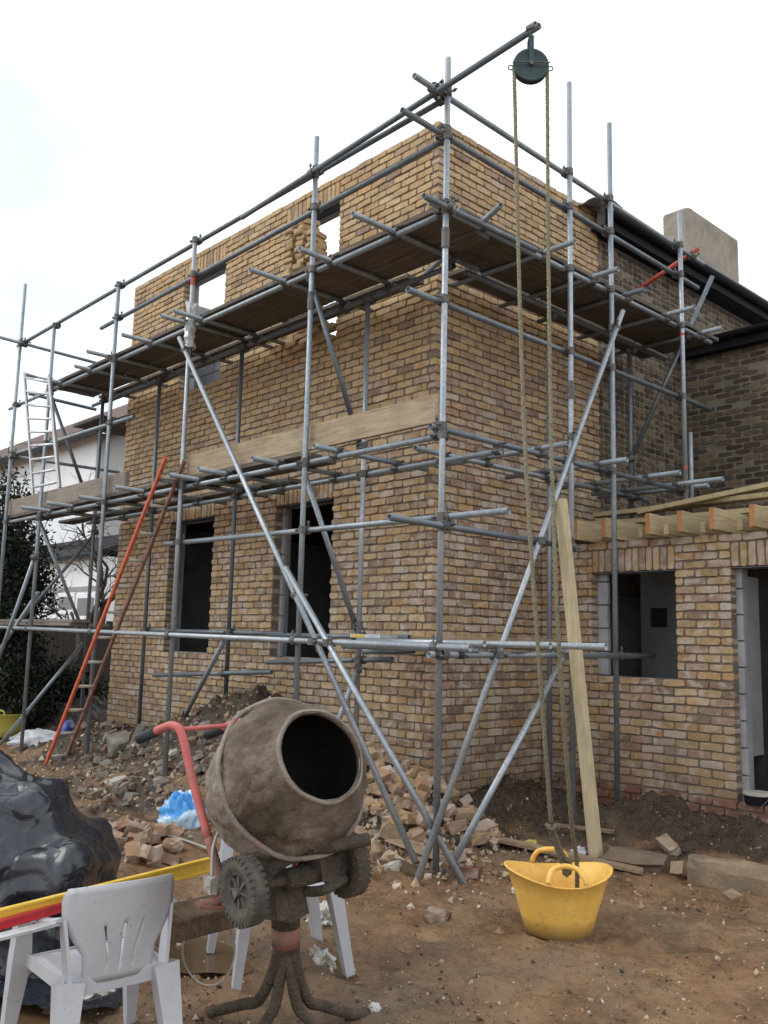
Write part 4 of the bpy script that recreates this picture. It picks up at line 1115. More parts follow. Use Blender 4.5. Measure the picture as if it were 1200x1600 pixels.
lining = [(-0.012, 0.168), (-0.07, 0.210), (-0.13, 0.248), (-0.22, 0.278), (-0.34, 0.28), (-0.44, 0.262), (-0.51, 0.215), (-0.545, 0.15), (-0.55, 0.0)]
_pr = []
for (a0_, r0_), (a1_, r1_) in zip(prof[:-1], prof[1:]):
    kq = max(1, int(math.hypot(a1_-a0_, r1_-r0_)/0.012))
    _pr += [(a0_+(a1_-a0_)*q/kq, r0_+(r1_-r0_)*q/kq) for q in range(kq)]
prof = _pr+[prof[-1]]
V, Fc = lathe(rimc, dax, prof, 128)
# crusted mortar: uneven skin
dd = fbm(V[:, 0]*7+V[:, 2]*4, V[:, 1]*7-V[:, 2]*5, 2, 77)+0.55*fbm(V[:, 0]*24+V[:, 2]*15, V[:, 1]*24-V[:, 2]*19, 3, 78)
nrm = V-rimc; nrm = nrm-np.outer(nrm@dax, dax); nl = np.linalg.norm(nrm, axis=1)[:, None]+1e-6
thc = np.arctan2(nrm@frame(dax)[1], nrm@frame(dax)[2]); ach = (V-rimc)@dax
lumps_ = np.clip(fbm(np.sin(thc)*5+ach*14, np.cos(thc)*5-ach*9, 4, 140, 0.62)-0.06, 0, 1)**0.7
fade = np.clip((-ach-0.015)/0.05, 0.12, 1)
V = V+nrm/nl*((dd*0.016+lumps_*0.026-0.010)*fade)[:, None]
npr = len(prof); cut = max(i for i in range(npr) if prof[i][0] < -0.229 and i < npr-14)
build('drum_bowl', V[:(cut+1)*128], [f for f in Fc if max(f) < (cut+1)*128], 'mixer_bowl', mix, smooth=True)
build('drum_cone', V[cut*128:], [[i-cut*128 for i in f] for f in Fc if min(f) >= cut*128], 'mixer_drum', mix, smooth=True)
d_, s_, t_ = frame(dax)
build('drum_band', *pipe([rimc-dax*0.228+(s_*math.cos(t)+t_*math.sin(t))*(0.322+0.003*math.sin(t*9)) for t in np.linspace(0, 2*PI, 90, endpoint=False)], 0.0105, 8, closed=True), 'mixer_bowl', mix, smooth=True)
build('rim_bead', *pipe([rimc-dax*0.004+(s_*math.cos(t)+t_*math.sin(t))*(0.181+0.0025*math.sin(t*7)) for t in np.linspace(0, 2*PI, 80, endpoint=False)], 0.0095, 8, closed=True), 'mixer_bowl', mix, smooth=True)
simple('drum_shade', (0.012, 0.011, 0.010), (0.03, 0.027, 0.024), 14, 0.8, bmp=0.8, bdist=0.01)  # near-black colour stands for the shade inside the drum mouth
build('drum_lining', *lathe(rimc, dax, lining, 48), 'drum_shade', mix, smooth=True)
d_, s_, t_ = frame(dax)
for k in range(2):
    a0 = 0.6+k*PI
    pts = [rimc+dax*(-0.08-0.4*q)+(s_*math.cos(a0+q*1.2)+t_*math.sin(a0+q*1.2))*0.21 for q in np.linspace(0, 1, 8)]
    P = [bar(pts[i], pts[i+1], 0.07, 0.012, up=s_*math.cos(a0)+t_*math.sin(a0)) for i in range(7)]
    build('mixing_blade', *cat(P), 'drum_shade', mix)
# handle frame
fr1 = [PD((236, 1146), 3.98), PD((258, 1136), 3.94), PD((272, 1134), 3.90), PD((284, 1148), 3.87), PD((300, 1215), 3.80), PD((326, 1310), 3.68), PD((345, 1375), 3.58), PD((347, 1398), 3.55), PD((336, 1410), 3.52), PD((312, 1413), 3.50)]
fr2 = [PD((341, 1141), 4.22), PD((362, 1132), 4.20), PD((378, 1129), 4.16), PD((390, 1140), 4.12), PD((420, 1200), 4.05), PD((450, 1290), 3.95), PD((462, 1345), 3.85), PD((466, 1380), 3.8)]
sp1 = spline(fr1, 6)
build('frame_leg', *pipe(sp1[:31], 0.0185, 12), 'mixer_red', mix, smooth=True)
build('frame_foot', *pipe(sp1[30:], 0.0190, 12), 'mixer_red_muddy', mix, smooth=True)
build('frame_leg', *pipe(spline(fr2, 6), 0.0185, 12), 'mixer_red', mix, smooth=True)
build('cross_bar', *pipe([PD((282, 1140), 3.88), PD((384, 1131), 4.14)], 0.0105, 10), 'mixer_red', mix, smooth=True)
for f_ in (fr1, fr2):
    e = f_[0]+(f_[0]-f_[1])*0.9
    build('hand_grip', *pipe([f_[1]*0.35+f_[0]*0.65, f_[0], e], [0.024, 0.025, 0.023], 12), 'grip_rubber', mix, smooth=True)
build('motor_box', *bar(PD((368, 1345), 3.80), PD((372, 1385), 3.78), 0.12, 0.14, up=fwd, bev=0.02), 'grip_rubber', mix)
build('foot_plate', *bar(PD((308, 1414), 3.49), PD((345, 1416), 3.53), 0.07, 0.012, bev=0.002), 'mixer_red_muddy', mix)
# cradle under the drum
cw = PD((444, 1378), 3.62)
build('cradle_tube', *pipe(spline([PD((404, 1378), 3.42), PD((432, 1352), 3.44), PD((470, 1332), 3.46), PD((520, 1322), 3.50), PD((576, 1311), 3.56)], 6), [0.026]*25, 12), 'mixer_crust', mix, smooth=True)
bx = rimc-dax*0.615
build('drum_bearing', *pipe([bx+dax*0.03, bx-dax*0.10], [0.085, 0.065], 14), 'mixer_crust', mix, smooth=True)
build('drum_yoke', *pipe(spline([bx-dax*0.06, (bx+cw)/2-np.array([0, 0, 0.07])+fwd*0.05, cw+np.array([0, 0, 0.0])], 6), 0.04, 10), 'mixer_crust', mix, smooth=True)
wl, wr = PD((381, 1392), 3.36), PD((541, 1350), 3.66)
wa = (wr-wl)/np.linalg.norm(wr-wl)
build('axle', *pipe([wl, wr], 0.021, 10), 'mixer_crust', mix, smooth=True)
build('axle_housing', *cat([pipe([wl*0.62+wr*0.38-np.array([0, 0, 0.0]), wl*0.22+wr*0.78], 0.042, 12)]), 'mixer_crust', mix, smooth=True)
build('pedal_arm', *pipe(spline([cw-np.array([0, 0, 0.03]), PD((500, 1392), 3.52), PD((540, 1372), 3.58)], 5), 0.020, 8), 'mixer_crust', mix, smooth=True)
V, Fc = chunk(0.17, 0.15, 0.14, 91, 0.12, 0.4); build('pivot_block', V+PD((440, 1402), 3.56), Fc, 'mixer_crust', mix)
V, Fc = chunk(0.13, 0.16, 0.11, 92, 0.15, 0.4); build('tilt_catch', V+PD((508, 1350), 3.60), Fc, 'mixer_crust', mix)
def wheel(c, a, muddy):
    R = 0.128
    w = build('wheel', *lathe(c-a*0.036, a, [(0.012, 0.070), (0.004, 0.085), (0.0, 0.100), (0.006, 0.116), (0.018, 0.126), (0.036, R), (0.054, 0.126), (0.066, 0.116), (0.072, 0.100), (0.068, 0.085), (0.060, 0.070)], 36), 'rubber' if not muddy else 'mixer_crust', mix, smooth=True)
    d, s, t = frame(a); P = []
    for i in range(30):                       # tread blocks
        g = i*2*PI/30; u = s*math.cos(g)+t*math.sin(g)
        for off in (-0.020, 0.020): P.append(bar(c+u*(R-0.0125)+a*(off-0.013), c+u*(R-0.0125)+a*(off+0.013), 0.015, 0.022, up=u))
    build('tread', *cat(P), 'rubber' if not muddy else 'mixer_crust', w)
    rim = build('rim', *lathe(c-a*0.026, a, [(0.008, 0.0), (0.006, 0.014), (0.010, 0.022), (0.012, 0.045), (0.012, 0.058), (0.002, 0.062), (0.0, 0.072), (0.052, 0.072), (0.050, 0.062), (0.040, 0.058), (0.040, 0.0)], 28), 'rubber' if not muddy else 'mixer_crust', w, smooth=False)
    for i in range(8):
        g = i*2*PI/8; u = s*math.cos(g)+t*math.sin(g); build('spoke', *bar(c+u*0.02-a*0.018, c+u*0.06-a*0.018, 0.008, 0.012, up=a), 'coupler_steel' if not muddy else 'mixer_crust', w)
    build('hub', *lathe(c-a*0.04, a, [(0, 0), (0, 0.016), (0.03, 0.018), (0.03, 0.0)], 12), 'coupler_steel', w)
wheel(wl, wa, False); wheel(wr, wa, True)
# pedestal
ct, cb = PD((447, 1392), 3.60), PZ((446, 1560), -0.33)
cb = np.array([cb[0], cb[1], -0.12]); cb = PD((446, 1500), 3.60)
build('column', *pipe([ct, ct*0.5+cb*0.5], [0.062, 0.058], 14), 'mixer_crust', mix, smooth=True)
build('column_sleeve', *pipe([ct*0.5+cb*0.5, ct*0.22+cb*0.78], [0.06, 0.055], 14), 'mixer_red_muddy', mix, smooth=True)
for (fx, fy), off in (((322, 1588), -1.2), ((392, 1640), -0.4), ((520, 1640), 0.5), ((556, 1592), 1.3)):
    ft = PZ((fx, fy), -0.425)
    st = cb+rg*0.03*off
    md = st*0.55+ft*0.45; md[2] = ft[2]+0.16
    build('stand_leg', *pipe(spline([ct*0.45+cb*0.55+rg*0.026*off, st, st*0.8+ft*0.2+np.array([0, 0, -0.10]), md+np.array([0, 0, -0.03]), ft+np.array([0, 0, 0.015]), ft+(ft-md)*0.3*np.array([1, 1, 0])], 5), 0.023, 10), 'mixer_crust', mix, smooth=True)

# ---------------- moulded plastic chairs
m, nt, b = newmat('chair_plastic')
co = worldco(nt); n1 = noise(nt, co, 5, 4, 0.6); n2 = noise(nt, co, 55, 4, 0.7); n3 = noise(nt, co, 22, 4, 0.6)
c = mixc(nt, rampf(nt, n1, 0.3, 0.7), (0.40, 0.40, 0.43), (0.49, 0.49, 0.52))
c = mixc(nt, rampf(nt, n2, 0.66, 0.69, 0, 0.85), c, (0.05, 0.045, 0.04))
c = mixc(nt, rampf(nt, n3, 0.56, 0.75, 0, 0.22), c, (0.26, 0.23, 0.19))
nt.links.new(c, b.inputs['Base Color']); b.inputs['Roughness'].default_value = 0.45
def taper(p, q, w0, d0, w1, d1, up):
    p = np3(p); q = np3(q); d, s, t = frame(q-p, up); V = []
    for e, w, h in ((p, w0, d0), (q, w1, d1)):
        for a, c_ in ((-1, -1), (1, -1), (1, 1), (-1, 1)): V.append(e+s*a*w/2+t*c_*h/2)
    return np.array(V), [(1, 0, 4, 5), (2, 1, 5, 6), (3, 2, 6, 7), (0, 3, 7, 4), (0, 1, 2, 3), (7, 6, 5, 4)]
def chair(origin, f, label, H=0.80):
    """f: horizontal direction the sitter faces"""
    f = np.array([f[0], f[1], 0.0]); f /= np.linalg.norm(f); r = np.array([f[1], -f[0], 0]); u = np.array([0, 0, 1.0]); o = np3(origin)
    k = H/0.80
    def L(x, y, z): return o+(r*x+f*y+u*z)*k
    ch_ = empty('plastic_chair', o, label, 'chair', 'white plastic chairs')
    # seat
    nx, ny = 10, 10; V = []
    for j in range(ny+1):
        for i in range(nx+1):
            x = (i/nx-0.5)*(0.42+0.05*(j/ny)); y = -0.20+0.44*j/ny
            z = 0.425-0.02*math.cos(x*5)+0.015*(j/ny)-(0.045*max(0, (j/ny-0.85)/0.15)**2)
            V.append(L(x, y, z))
    Fc = [[j*(nx+1)+i, j*(nx+1)+i+1, (j+1)*(nx+1)+i+1, (j+1)*(nx+1)+i] for j in range(ny) for i in range(nx)]
    s1 = build('seat', V, Fc, 'chair_plastic', ch_, smooth=True); md = s1.modifiers.new('thick', 'SOLIDIFY'); md.thickness = 0.006
    P = [bar(L(-0.215, -0.19, 0.40), L(-0.24, 0.22, 0.405), 0.006, 0.05), bar(L(0.215, -0.19, 0.40), L(0.24, 0.22, 0.405), 0.006, 0.05), bar(L(-0.21, -0.20, 0.395), L(0.21, -0.20, 0.395), 0.006, 0.06), bar(L(-0.24, 0.235, 0.385), L(0.24, 0.235, 0.385), 0.006, 0.05)]
    build('seat_rim', *cat(P), 'chair_plastic', ch_)
    # backrest: curved sheet with upright slots, shoulders sweeping into the arms
    xs = np.concatenate([np.linspace(-1, -0.52, 5), np.linspace(-0.50, 0.50, 27), np.linspace(0.52, 1, 5)]); zs = np.linspace(0, 1, 15)
    V = []; idx = {}
    def half(z):       # half width of the back at height 0..1
        return 0.150+0.075*min(1, max(0, (z-0.30)/0.35))**0.8+0.022*z-0.02*max(0, (z-0.9)/0.1)
    for j, z in enumerate(zs):
        for i, x in enumerate(xs):
            w = half(z); X = x*w; zz = 0.40+0.40*z*(1-0.05*x*x*z); y = -0.205-0.075*z+0.11*(X/0.25)**2*(0.4+0.6*z)
            idx[(i, j)] = len(V); V.append(L(X, y, zz))
    Fc = []
    slots = [(-0.35, 1), (0.0, 1), (0.35, 1)]
    for j in range(len(zs)-1):
        for i in range(len(xs)-1):
            xm = (xs[i]+xs[i+1])/2; zm = (zs[j]+zs[j+1])/2
            if 0.14 < zm < 0.60 and any(abs(xm-s0) < 0.022 for s0, _ in slots): continue
            Fc.append([idx[(i, j)], idx[(i+1, j)], idx[(i+1, j+1)], idx[(i, j+1)]])
    bk = build('backrest', V, Fc, 'chair_plastic', ch_, smooth=True); md = bk.modifiers.new('thick', 'SOLIDIFY'); md.thickness = 0.007; md.offset = 0
    for sg in (-1, 1):
        # arm: a flat strap from the shoulder of the back forward to the front leg
        ap = spline([L(sg*0.232, -0.175, 0.665), L(sg*0.262, -0.06, 0.637), L(sg*0.275, 0.08, 0.63), L(sg*0.272, 0.20, 0.622), L(sg*0.262, 0.235, 0.59)], 5)
        V = []
        for i, p in enumerate(ap):
            w = 0.030 if i < len(ap)-3 else 0.026
            for a, z in ((-w, -0.012), (-w, 0.0), (-w*0.5, 0.006), (w*0.5, 0.006), (w, 0.0), (w, -0.012)): V.append(p+r*a*k+u*z*k)
        Fc = [[i*6+a, i*6+a+1, (i+1)*6+a+1, (i+1)*6+a] for i in range(len(ap)-1) for a in range(5)]+[list(range(6)), [(len(ap)-1)*6+a for a in range(5, -1, -1)]]
        am = build('arm', V, Fc, 'chair_plastic', ch_); md = am.modifiers.new('thick', 'SOLIDIFY'); md.thickness = 0.004
        # front leg runs from the arm to the ground, rear leg from the seat
        P = [taper(L(sg*0.262, 0.225, 0.60), L(sg*0.258, 0.245, 0.40), 0.05, 0.055, 0.075, 0.06, f), taper(L(sg*0.258, 0.245, 0.40), L(sg*0.285, 0.29, 0.0), 0.075, 0.06, 0.036, 0.036, f),
             taper(L(sg*0.20, 0.235, 0.39), L(sg*0.262, 0.25, 0.30), 0.06, 0.01, 0.03, 0.01, f)]
        build('leg', *cat(P), 'chair_plastic', ch_)
        P = [taper(L(sg*0.205, -0.20, 0.42), L(sg*0.245, -0.285, 0.0), 0.10, 0.065, 0.055, 0.045, f), taper(L(sg*0.232, -0.165, 0.655), L(sg*0.205, -0.19, 0.42), 0.012, 0.05, 0.012, 0.07, f)]
        build('leg', *cat(P), 'chair_plastic', ch_)
    return ch_
vfl = fwd; 
f1 = -0.62*rg+0.78*fwd; f1 /= np.linalg.norm(f1)
CK = 0.90
ch1o = PZ((106, 1520), 0.0)+(np.array([f1[1], -f1[0], 0])*0.21+f1*0.20)*CK; ch1o[2] = -0.415
chair(ch1o, f1, 'dirty white plastic chair in the left foreground with spirit levels on its arms', H=0.80*CK)
f2 = -0.92*rg-0.38*fwd
c2o = (PZ((538, 1522), -0.41)+PZ((334, 1525), -0.41))/2+fwd*0.16-rg*0.02; c2o[2] = -0.415
chair(c2o, f2, 'white plastic chair standing behind the cement mixer')
m, nt, b = newmat('sponge_blue'); b.inputs['Base Color'].default_value = (0.09, 0.33, 0.52, 1); b.inputs['Roughness'].default_value = 0.9
V, Fc = chunk(0.09, 0.06, 0.05, 17, 0.12, 0.3); sp = PZ((146, 1478), 0.045)
tag(build('sponge', rotz(V, 0.6)+ch1o+np.array([0, 0, 0.425])+f1*0.03-rg*0.02, Fc, 'sponge_blue'), 'small blue sponge on the seat of the foreground plastic chair', 'sponge')

# ---------------- spirit levels across the arms of the chair
simple('level_yellow', (0.62, 0.38, 0.03), (0.76, 0.50, 0.06), 8, 0.45, bmp=0.1, fine=60)
simple('level_red', (0.42, 0.02, 0.03), (0.56, 0.045, 0.055), 10, 0.4, bmp=0.1)
simple('level_black', (0.012, 0.012, 0.012), (0.03, 0.03, 0.03), 10, 0.5, bmp=0.1)
m, nt, b = newmat('vial'); b.inputs['Base Color'].default_value = (0.65, 0.72, 0.12, 1); b.inputs['Roughness'].default_value = 0.1
zl = ch1o[2]+0.640*CK
def level(pa, pb_, h, w, mat, label, vials):
    pa = np3(pa); pb_ = np3(pb_); d, s, t = frame(pb_-pa)
    e = empty('spirit_level', (pa+pb_)/2, label, 'spirit level', 'spirit levels on the chair')
    prof = [(-w/2, -h/2), (w/2, -h/2), (w/2, -h/2+0.008), (w/4, -h/2+0.011), (w/4, h/2-0.011), (w/2, h/2-0.008), (w/2, h/2), (-w/2, h/2), (-w/2, h/2-0.008), (-w/4, h/2-0.011), (-w/4, -h/2+0.011), (-w/2, -h/2+0.008)]
    V = [q+s*a+t*c_ for q in (pa, pb_) for a, c_ in prof]; n = 12
    build('beam', V, [[(i+1) % n, i, i+n, (i+1) % n+n] for i in range(n)]+[list(range(n)), list(range(2*n-1, n-1, -1))], mat, e)
    for q, sg in ((pa, -1), (pb_, 1)): build('end_cap', *bar(q, q+d*sg*0.008, w+0.002, h+0.002), 'level_black', e)
    for f_ in vials:
        c_ = pa*(1-f_)+pb_*f_
        vh = build('vial_holder', *bar(c_-d*0.035, c_+d*0.035, w*0.82, h*0.62), 'level_black', e)
        build('vial', *lathe(c_-s*(w*0.45), s, [(0, 0), (0, 0.013), (w*0.9, 0.013), (w*0.9, 0)], 14), 'vial', vh)
    return e
ya, yb_ = PZ((-120, 1465), zl+0.032), PZ((331, 1350), zl+0.032)
level(ya, yb_, 0.062, 0.024, 'level_yellow', 'long yellow spirit level, the farther of the two on the chair', [0.03, 0.52])
ra, rb_ = PZ((-130, 1482), zl+0.018), PZ((264, 1369), zl+0.018)
level(ra, rb_, 0.033, 0.024, 'level_red', 'red spirit level with a black-framed vial, nearest the camera on the chair', [0.10, 0.62])
tag(build('straightedge', *bar(PZ((-130, 1497), zl+0.004), PZ((118, 1434), zl+0.004), 0.05, 0.014, bev=0.002), 'alu'), 'grey aluminium straightedge lying in front of the red spirit level', 'straightedge')
# ---------------- muddy plank bridging the two chairs
pz = 0.04
p0, p1 = PZ((228, 1452), pz), PZ((452, 1398), pz)
tag(build('muddy_plank', *bar(p0, p1, 0.225, 0.085, bev=0.006), 'muddy_wood'), 'thick mud-stained plank bridging the seats of the two plastic chairs', 'plank')

# ---------------- black polythene over a heap of materials
m, nt, b = newmat('tarp')
co = worldco(nt); n1 = noise(nt, co, 5, 4, 0.6); n2 = noise(nt, co, 26, 5, 0.75); n3 = noise(nt, co, 13, 3, 0.6, 1.5)
c = mixc(nt, rampf(nt, n1, 0.3, 0.7), (0.010, 0.013, 0.020), (0.018, 0.022, 0.032))
vo = N(nt, 'ShaderNodeTexVoronoi'); vo.feature = 'DISTANCE_TO_EDGE'; vo.inputs['Scale'].default_value = 5.5
nv_ = N(nt, 'ShaderNodeTexNoise'); nv_.inputs['Scale'].default_value = 3.0; nt.links.new(co, nv_.inputs['Vector'])
mxv = N(nt, 'ShaderNodeMix', data_type='VECTOR'); mxv.inputs[0].default_value = 0.35; nt.links.new(co, mxv.inputs[4]); nt.links.new(nv_.outputs['Color'], mxv.inputs[5]); nt.links.new(mxv.outputs[1], vo.inputs['Vector'])
c = mixc(nt, rampf(nt, n2, 0.66, 0.75, 0, 0.4), c, (0.20, 0.18, 0.16))
nt.links.new(c, b.inputs['Base Color']); nt.links.new(rampf(nt, n2, 0.3, 0.7, 0.16, 0.34), b.inputs['Roughness']); b.inputs['Specular IOR Level'].default_value = 0.6
bump(nt, b, mixc(nt, 0.75, n3, rampf(nt, vo.outputs['Distance'], 0.0, 0.10)), 0.35, 0.02)
tcx = PD((-40, 1410), 4.70); tcx[2] = -0.42
# the sheet is dropped over a stack of sacks: a small position-based cloth
def drape(n=116, size=2.0, steps=210, its=8):
    h = size/(n-1); r = np.random.default_rng(4)
    g = np.linspace(-size/2, size/2, n); X, Y = np.meshgrid(g, g, indexing='ij')
    P = np.stack([X*0.84+0.05*fbm(X*3, Y*3, 3, 92), Y*0.84+0.05*fbm(X*3, Y*3, 3, 93), 1.25+0.16*fbm(X*3.4, Y*3.4, 3, 90)], -1); P[..., 2] += 0.02*r.random((n, n)); Vp = P.copy()
    boxes = [((0.02, 0.0, 0.28), (0.57, 0.48, 0.28), 0.05), ((-0.08, 0.02, 0.60), (0.44, 0.36, 0.20), 0.04), ((-0.30, 0.05, 0.95), (0.26, 0.28, 0.16), 0.04), ((-0.45, -0.35, 0.25), (0.35, 0.25, 0.25), 0.05)]
    def con(a, b, L, k):
        d = b-a; l = np.linalg.norm(d, axis=-1, keepdims=True)+1e-9; c = d*(0.5*k*(l-L)/l); return c
    for st in range(steps):
        v = (P-Vp)*0.965; Vp = P.copy(); P = P+v; P[..., 2] -= 9.8*0.0166**2*0.55
        for it in range(its):
            for ax in (0, 1):
                for o in (0, 1):
                    sa = [slice(None)]*2; sb = [slice(None)]*2; m_ = (n-o)//2*2
                    sa[ax] = slice(o, o+m_-1, 2); sb[ax] = slice(o+1, o+m_, 2)
                    A_, B_ = P[tuple(sa)], P[tuple(sb)]; c = con(A_, B_, h, 1.0); P[tuple(sa)] = A_+c; P[tuple(sb)] = B_-c
            if it % 3 == 0:
                A_, B_ = P[:-1, :-1], P[1:, 1:]; c = con(A_, B_, h*1.414, 0.22); D = np.zeros_like(P); D[:-1, :-1] += c; D[1:, 1:] -= c
                A_, B_ = P[1:, :-1], P[:-1, 1:]; c = con(A_, B_, h*1.414, 0.22); D[1:, :-1] += c; D[:-1, 1:] -= c
                A_, B_ = P[:-4], P[4:]; c = con(A_, B_, h*4, 0.03); D[:-4] += c; D[4:] -= c
                A_, B_ = P[:, :-4], P[:, 4:]; c = con(A_, B_, h*4, 0.03); D[:, :-4] += c; D[:, 4:] -= c
                P = P+D
        for (cx, cy, cz), hb, rd in boxes:
            q = P-np.array([cx, cy, cz]); e = np.abs(q)-(np.array(hb)-rd)
            out_ = np.linalg.norm(np.maximum(e, 0), axis=-1); ins = np.minimum(e.max(-1), 0); sd = out_+ins-rd-0.012
            gr = np.sign(q)*np.maximum(e, 0); gl = np.linalg.norm(gr, axis=-1, keepdims=True)
            am = np.argmax(e, -1)[..., None]; alt = np.where(np.arange(3) == am, np.sign(q), 0.0)
            gr = np.where(gl > 1e-6, gr/(gl+1e-9), alt)
            hit = sd < 0; P = np.where(hit[..., None], P-gr*sd[..., None], P); Vp = np.where(hit[..., None], P-(P-Vp)*0.25, Vp)
        lowp = P[..., 2] < 0.015
        P[..., 2] = np.maximum(P[..., 2], 0.015); Vp = np.where(lowp[..., None], P-(P-Vp)*0.2, Vp)
    return P.reshape(-1, 3), n
V, n_ = drape()
G_ = V.reshape(n_, n_, 3); du = np.gradient(G_, axis=0); dv_ = np.gradient(G_, axis=1); nn_ = np.cross(du, dv_); nn_ /= np.linalg.norm(nn_, axis=-1, keepdims=True)+1e-9
ug, vg = np.meshgrid(np.linspace(0, 2.0, n_), np.linspace(0, 2.0, n_), indexing='ij'); fold = np.zeros((n_, n_))
wv = 0.35*fbm(ug*1.5, vg*1.5, 2, 201)
for k_, (fq_, am_, st_) in enumerate(((1.7, 0.075, 0.13), (3.1, 0.045, 0.12), (5.6, 0.024, 0.12))):
    qx = ug*fq_*math.cos(k_*1.1)+vg*fq_*math.sin(k_*1.1); qy = (-ug*math.sin(k_*1.1)+vg*math.cos(k_*1.1))*fq_*0.55
    nz_ = vnoise(qx+wv*1.5, qy-wv, 301+k_)+0.35*vnoise(qx*2.1, qy*2.1, 311+k_); fold += am_*np.clip(1-np.abs(nz_)/st_, 0, 1)*np.clip(0.45+1.2*vnoise(ug*1.9, vg*1.9, 331+k_), 0, 1)   # sharp creases between slack panels
V = (G_+nn_*fold[..., None]).reshape(-1, 3); V[:, 2] = np.maximum(V[:, 2], 0.012)
ra_ = math.atan2(rg[1], rg[0]); V = rotz(V, ra_+0.12)+tcx
Fc = [[i*n_+j, (i+1)*n_+j, (i+1)*n_+j+1, i*n_+j+1] for i in range(n_-1) for j in range(n_-1)]
tp = build('black_polythene_sheet', V, Fc, 'tarp', smooth=True)
tag(tp, 'creased black polythene sheet draped over a waist-high heap at the left edge', 'plastic sheet')

# ---------------- cables and hoops
simple('cable_grey', (0.30, 0.28, 0.25), (0.42, 0.40, 0.36), 9, 0.7, bmp=0.1)
def groundline(pxs, dz=0.008, z=-0.37):
    return [hit(p)+np.array([0, 0, dz]) for p in pxs]
tag(build('conduit', *pipe(spline(groundline([(172, 1295), (215, 1303), (262, 1312), (305, 1325), (345, 1342)], 0.03), 8), 0.010, 8), 'cable_grey', smooth=True), 'pale bent plastic conduit lying past the pile of broken bricks', 'conduit')
cx_ = PD((326, 1488), 3.9)
ring = [cx_+rg*0.113*math.cos(t)+np.array([0, 0, 1.0])*0.135*math.sin(t)+fwd*0.02*math.sin(t*2) for t in np.linspace(0, 2*PI, 40, endpoint=False)]
tag(build('cable_loop', *pipe(ring, 0.0045, 6, closed=True), 'cable_grey', smooth=True), 'thin loop of cable hanging from the muddy plank', 'cable')
sc = spline([PD((345, 1290), 3.66), PD((333, 1325), 3.6), PD((331, 1372), 3.55)], 8)
mc = build('power_lead', *pipe(sc, 0.007, 7), 'cable_grey', mix, smooth=True)
V, Fc = chunk(0.055, 0.05, 0.06, 44, 0.1, 0.3); build('plug', V+PD((331, 1382), 3.55), Fc, 'cable_grey', mix)

# ================================================================== RUBBLE AND LITTER
simple('stone_grey', (0.10, 0.085, 0.07), (0.20, 0.175, 0.145), 9, 0.95, bmp=0.7, c3=(0.31, 0.28, 0.24), fine=60)
simple('stone_brown', (0.12, 0.085, 0.058), (0.20, 0.145, 0.10), 9, 0.95, bmp=0.6, fine=60)
simple('stone_white', (0.34, 0.31, 0.27), (0.48, 0.45, 0.40), 9, 0.95, bmp=0.4, fine=60)
LUMPS = []
for k in range(14):
    V, Fc = chunk(1, 1, 1, 300+k, 0.07 if k < 8 else 0.11, 0.10 if k < 8 else 0.42)
    me_ = {}
    for mt in ('brick_piece', 'stone_grey', 'stone_brown', 'stone_white'):
        m_ = bpy.data.meshes.new('lump'); m_.from_pydata(V.tolist(), [], Fc); m_.materials.append(MATS[mt]); me_[mt] = m_
    LUMPS.append(me_)
rr2 = random.Random(21)
def lump(name, x, y, size, mat, label, cat_, group, up=0.0, col=None, sink=0.35, rot=None, var=None, flat=1.0):
    k = rr2.randrange(8) if mat == 'brick_piece' else rr2.randrange(14)
    o = bpy.data.objects.new(name, LUMPS[k if var is None else var][mat]); COL.objects.link(o)
    sx, sy, sz = size
    o.scale = size; o.rotation_euler = rot or (rr2.uniform(-.5, .5)*flat, rr2.uniform(-.5, .5)*flat, rr2.uniform(0, 6.28))
    o.location = (x, y, gz(x, y)+up+sz*(0.5-sink))
    if col: o.color = col
    return tag(o, label, cat_, group)
def bucket(c):
    r_, g_, b_ = c[:3]
    if r_ < 0.29: return 'dark brown'
    if b_/r_ > 0.66: return 'dusty'
    if g_/r_ < 0.655: return 'orange' if r_ > 0.4 else 'pinkish'
    return 'yellow'
def pixel(x, y, z):
    q = RW@(np.array([x, y, z])-CC); return 600+F_PX*q[0]/q[2], 800+F_PX*q[1]/q[2]
# broken bricks heaped at the foot of the corner
cnt = 0
for i in range(700):
    x = rr2.gauss(0.05, 0.62); y = rr2.gauss(-0.60, 0.34)
    if y > -0.10: y = -0.10-abs(y+0.1)*0.5
    if not (-1.1 < x < 1.5 and y > -1.5): continue
    if abs(x-1.17) < 0.09 and abs(y+1.13) < 0.09: continue
    d = math.hypot((x-0.1)/0.9, (y+0.5)/0.5)
    if d > 1.7: continue
    up = max(0, 0.15*(1.1-d))*rr2.random()
    s = rr2.uniform(0.05, 0.12)
    whole = rr2.random() < 0.22
    size = (0.19, 0.10, 0.065) if whole else (s*rr2.uniform(1, 1.6), s, s*rr2.uniform(0.6, 0.9))
    far = abs(x+0.3) < 0.55 and y > -0.75
    cc_ = colour_new('C', x, 0.5, rr2); pxx, pyy = pixel(x, y, gz(x, y)+up)
    zone = 'beside the mixer drum' if pxx < 575 else 'left of the raker feet' if pxx < 630 else 'between the crossing rakers' if pxx < 700 else 'right of the corner standard'
    row_ = 'high on' if pyy < 1250 else 'midway up' if pyy < 1300 else 'at the bottom of'
    kind_ = 'whole' if whole else ('large' if s > 0.095 else 'small')
    lump('broken_brick', x, y, size, 'brick_piece', f'{kind_} {bucket(cc_)} brick {row_} the rubble heap, {zone}', 'brick', 'rubble at the corner', up, cc_); cnt += 1
    if cnt >= 190: break
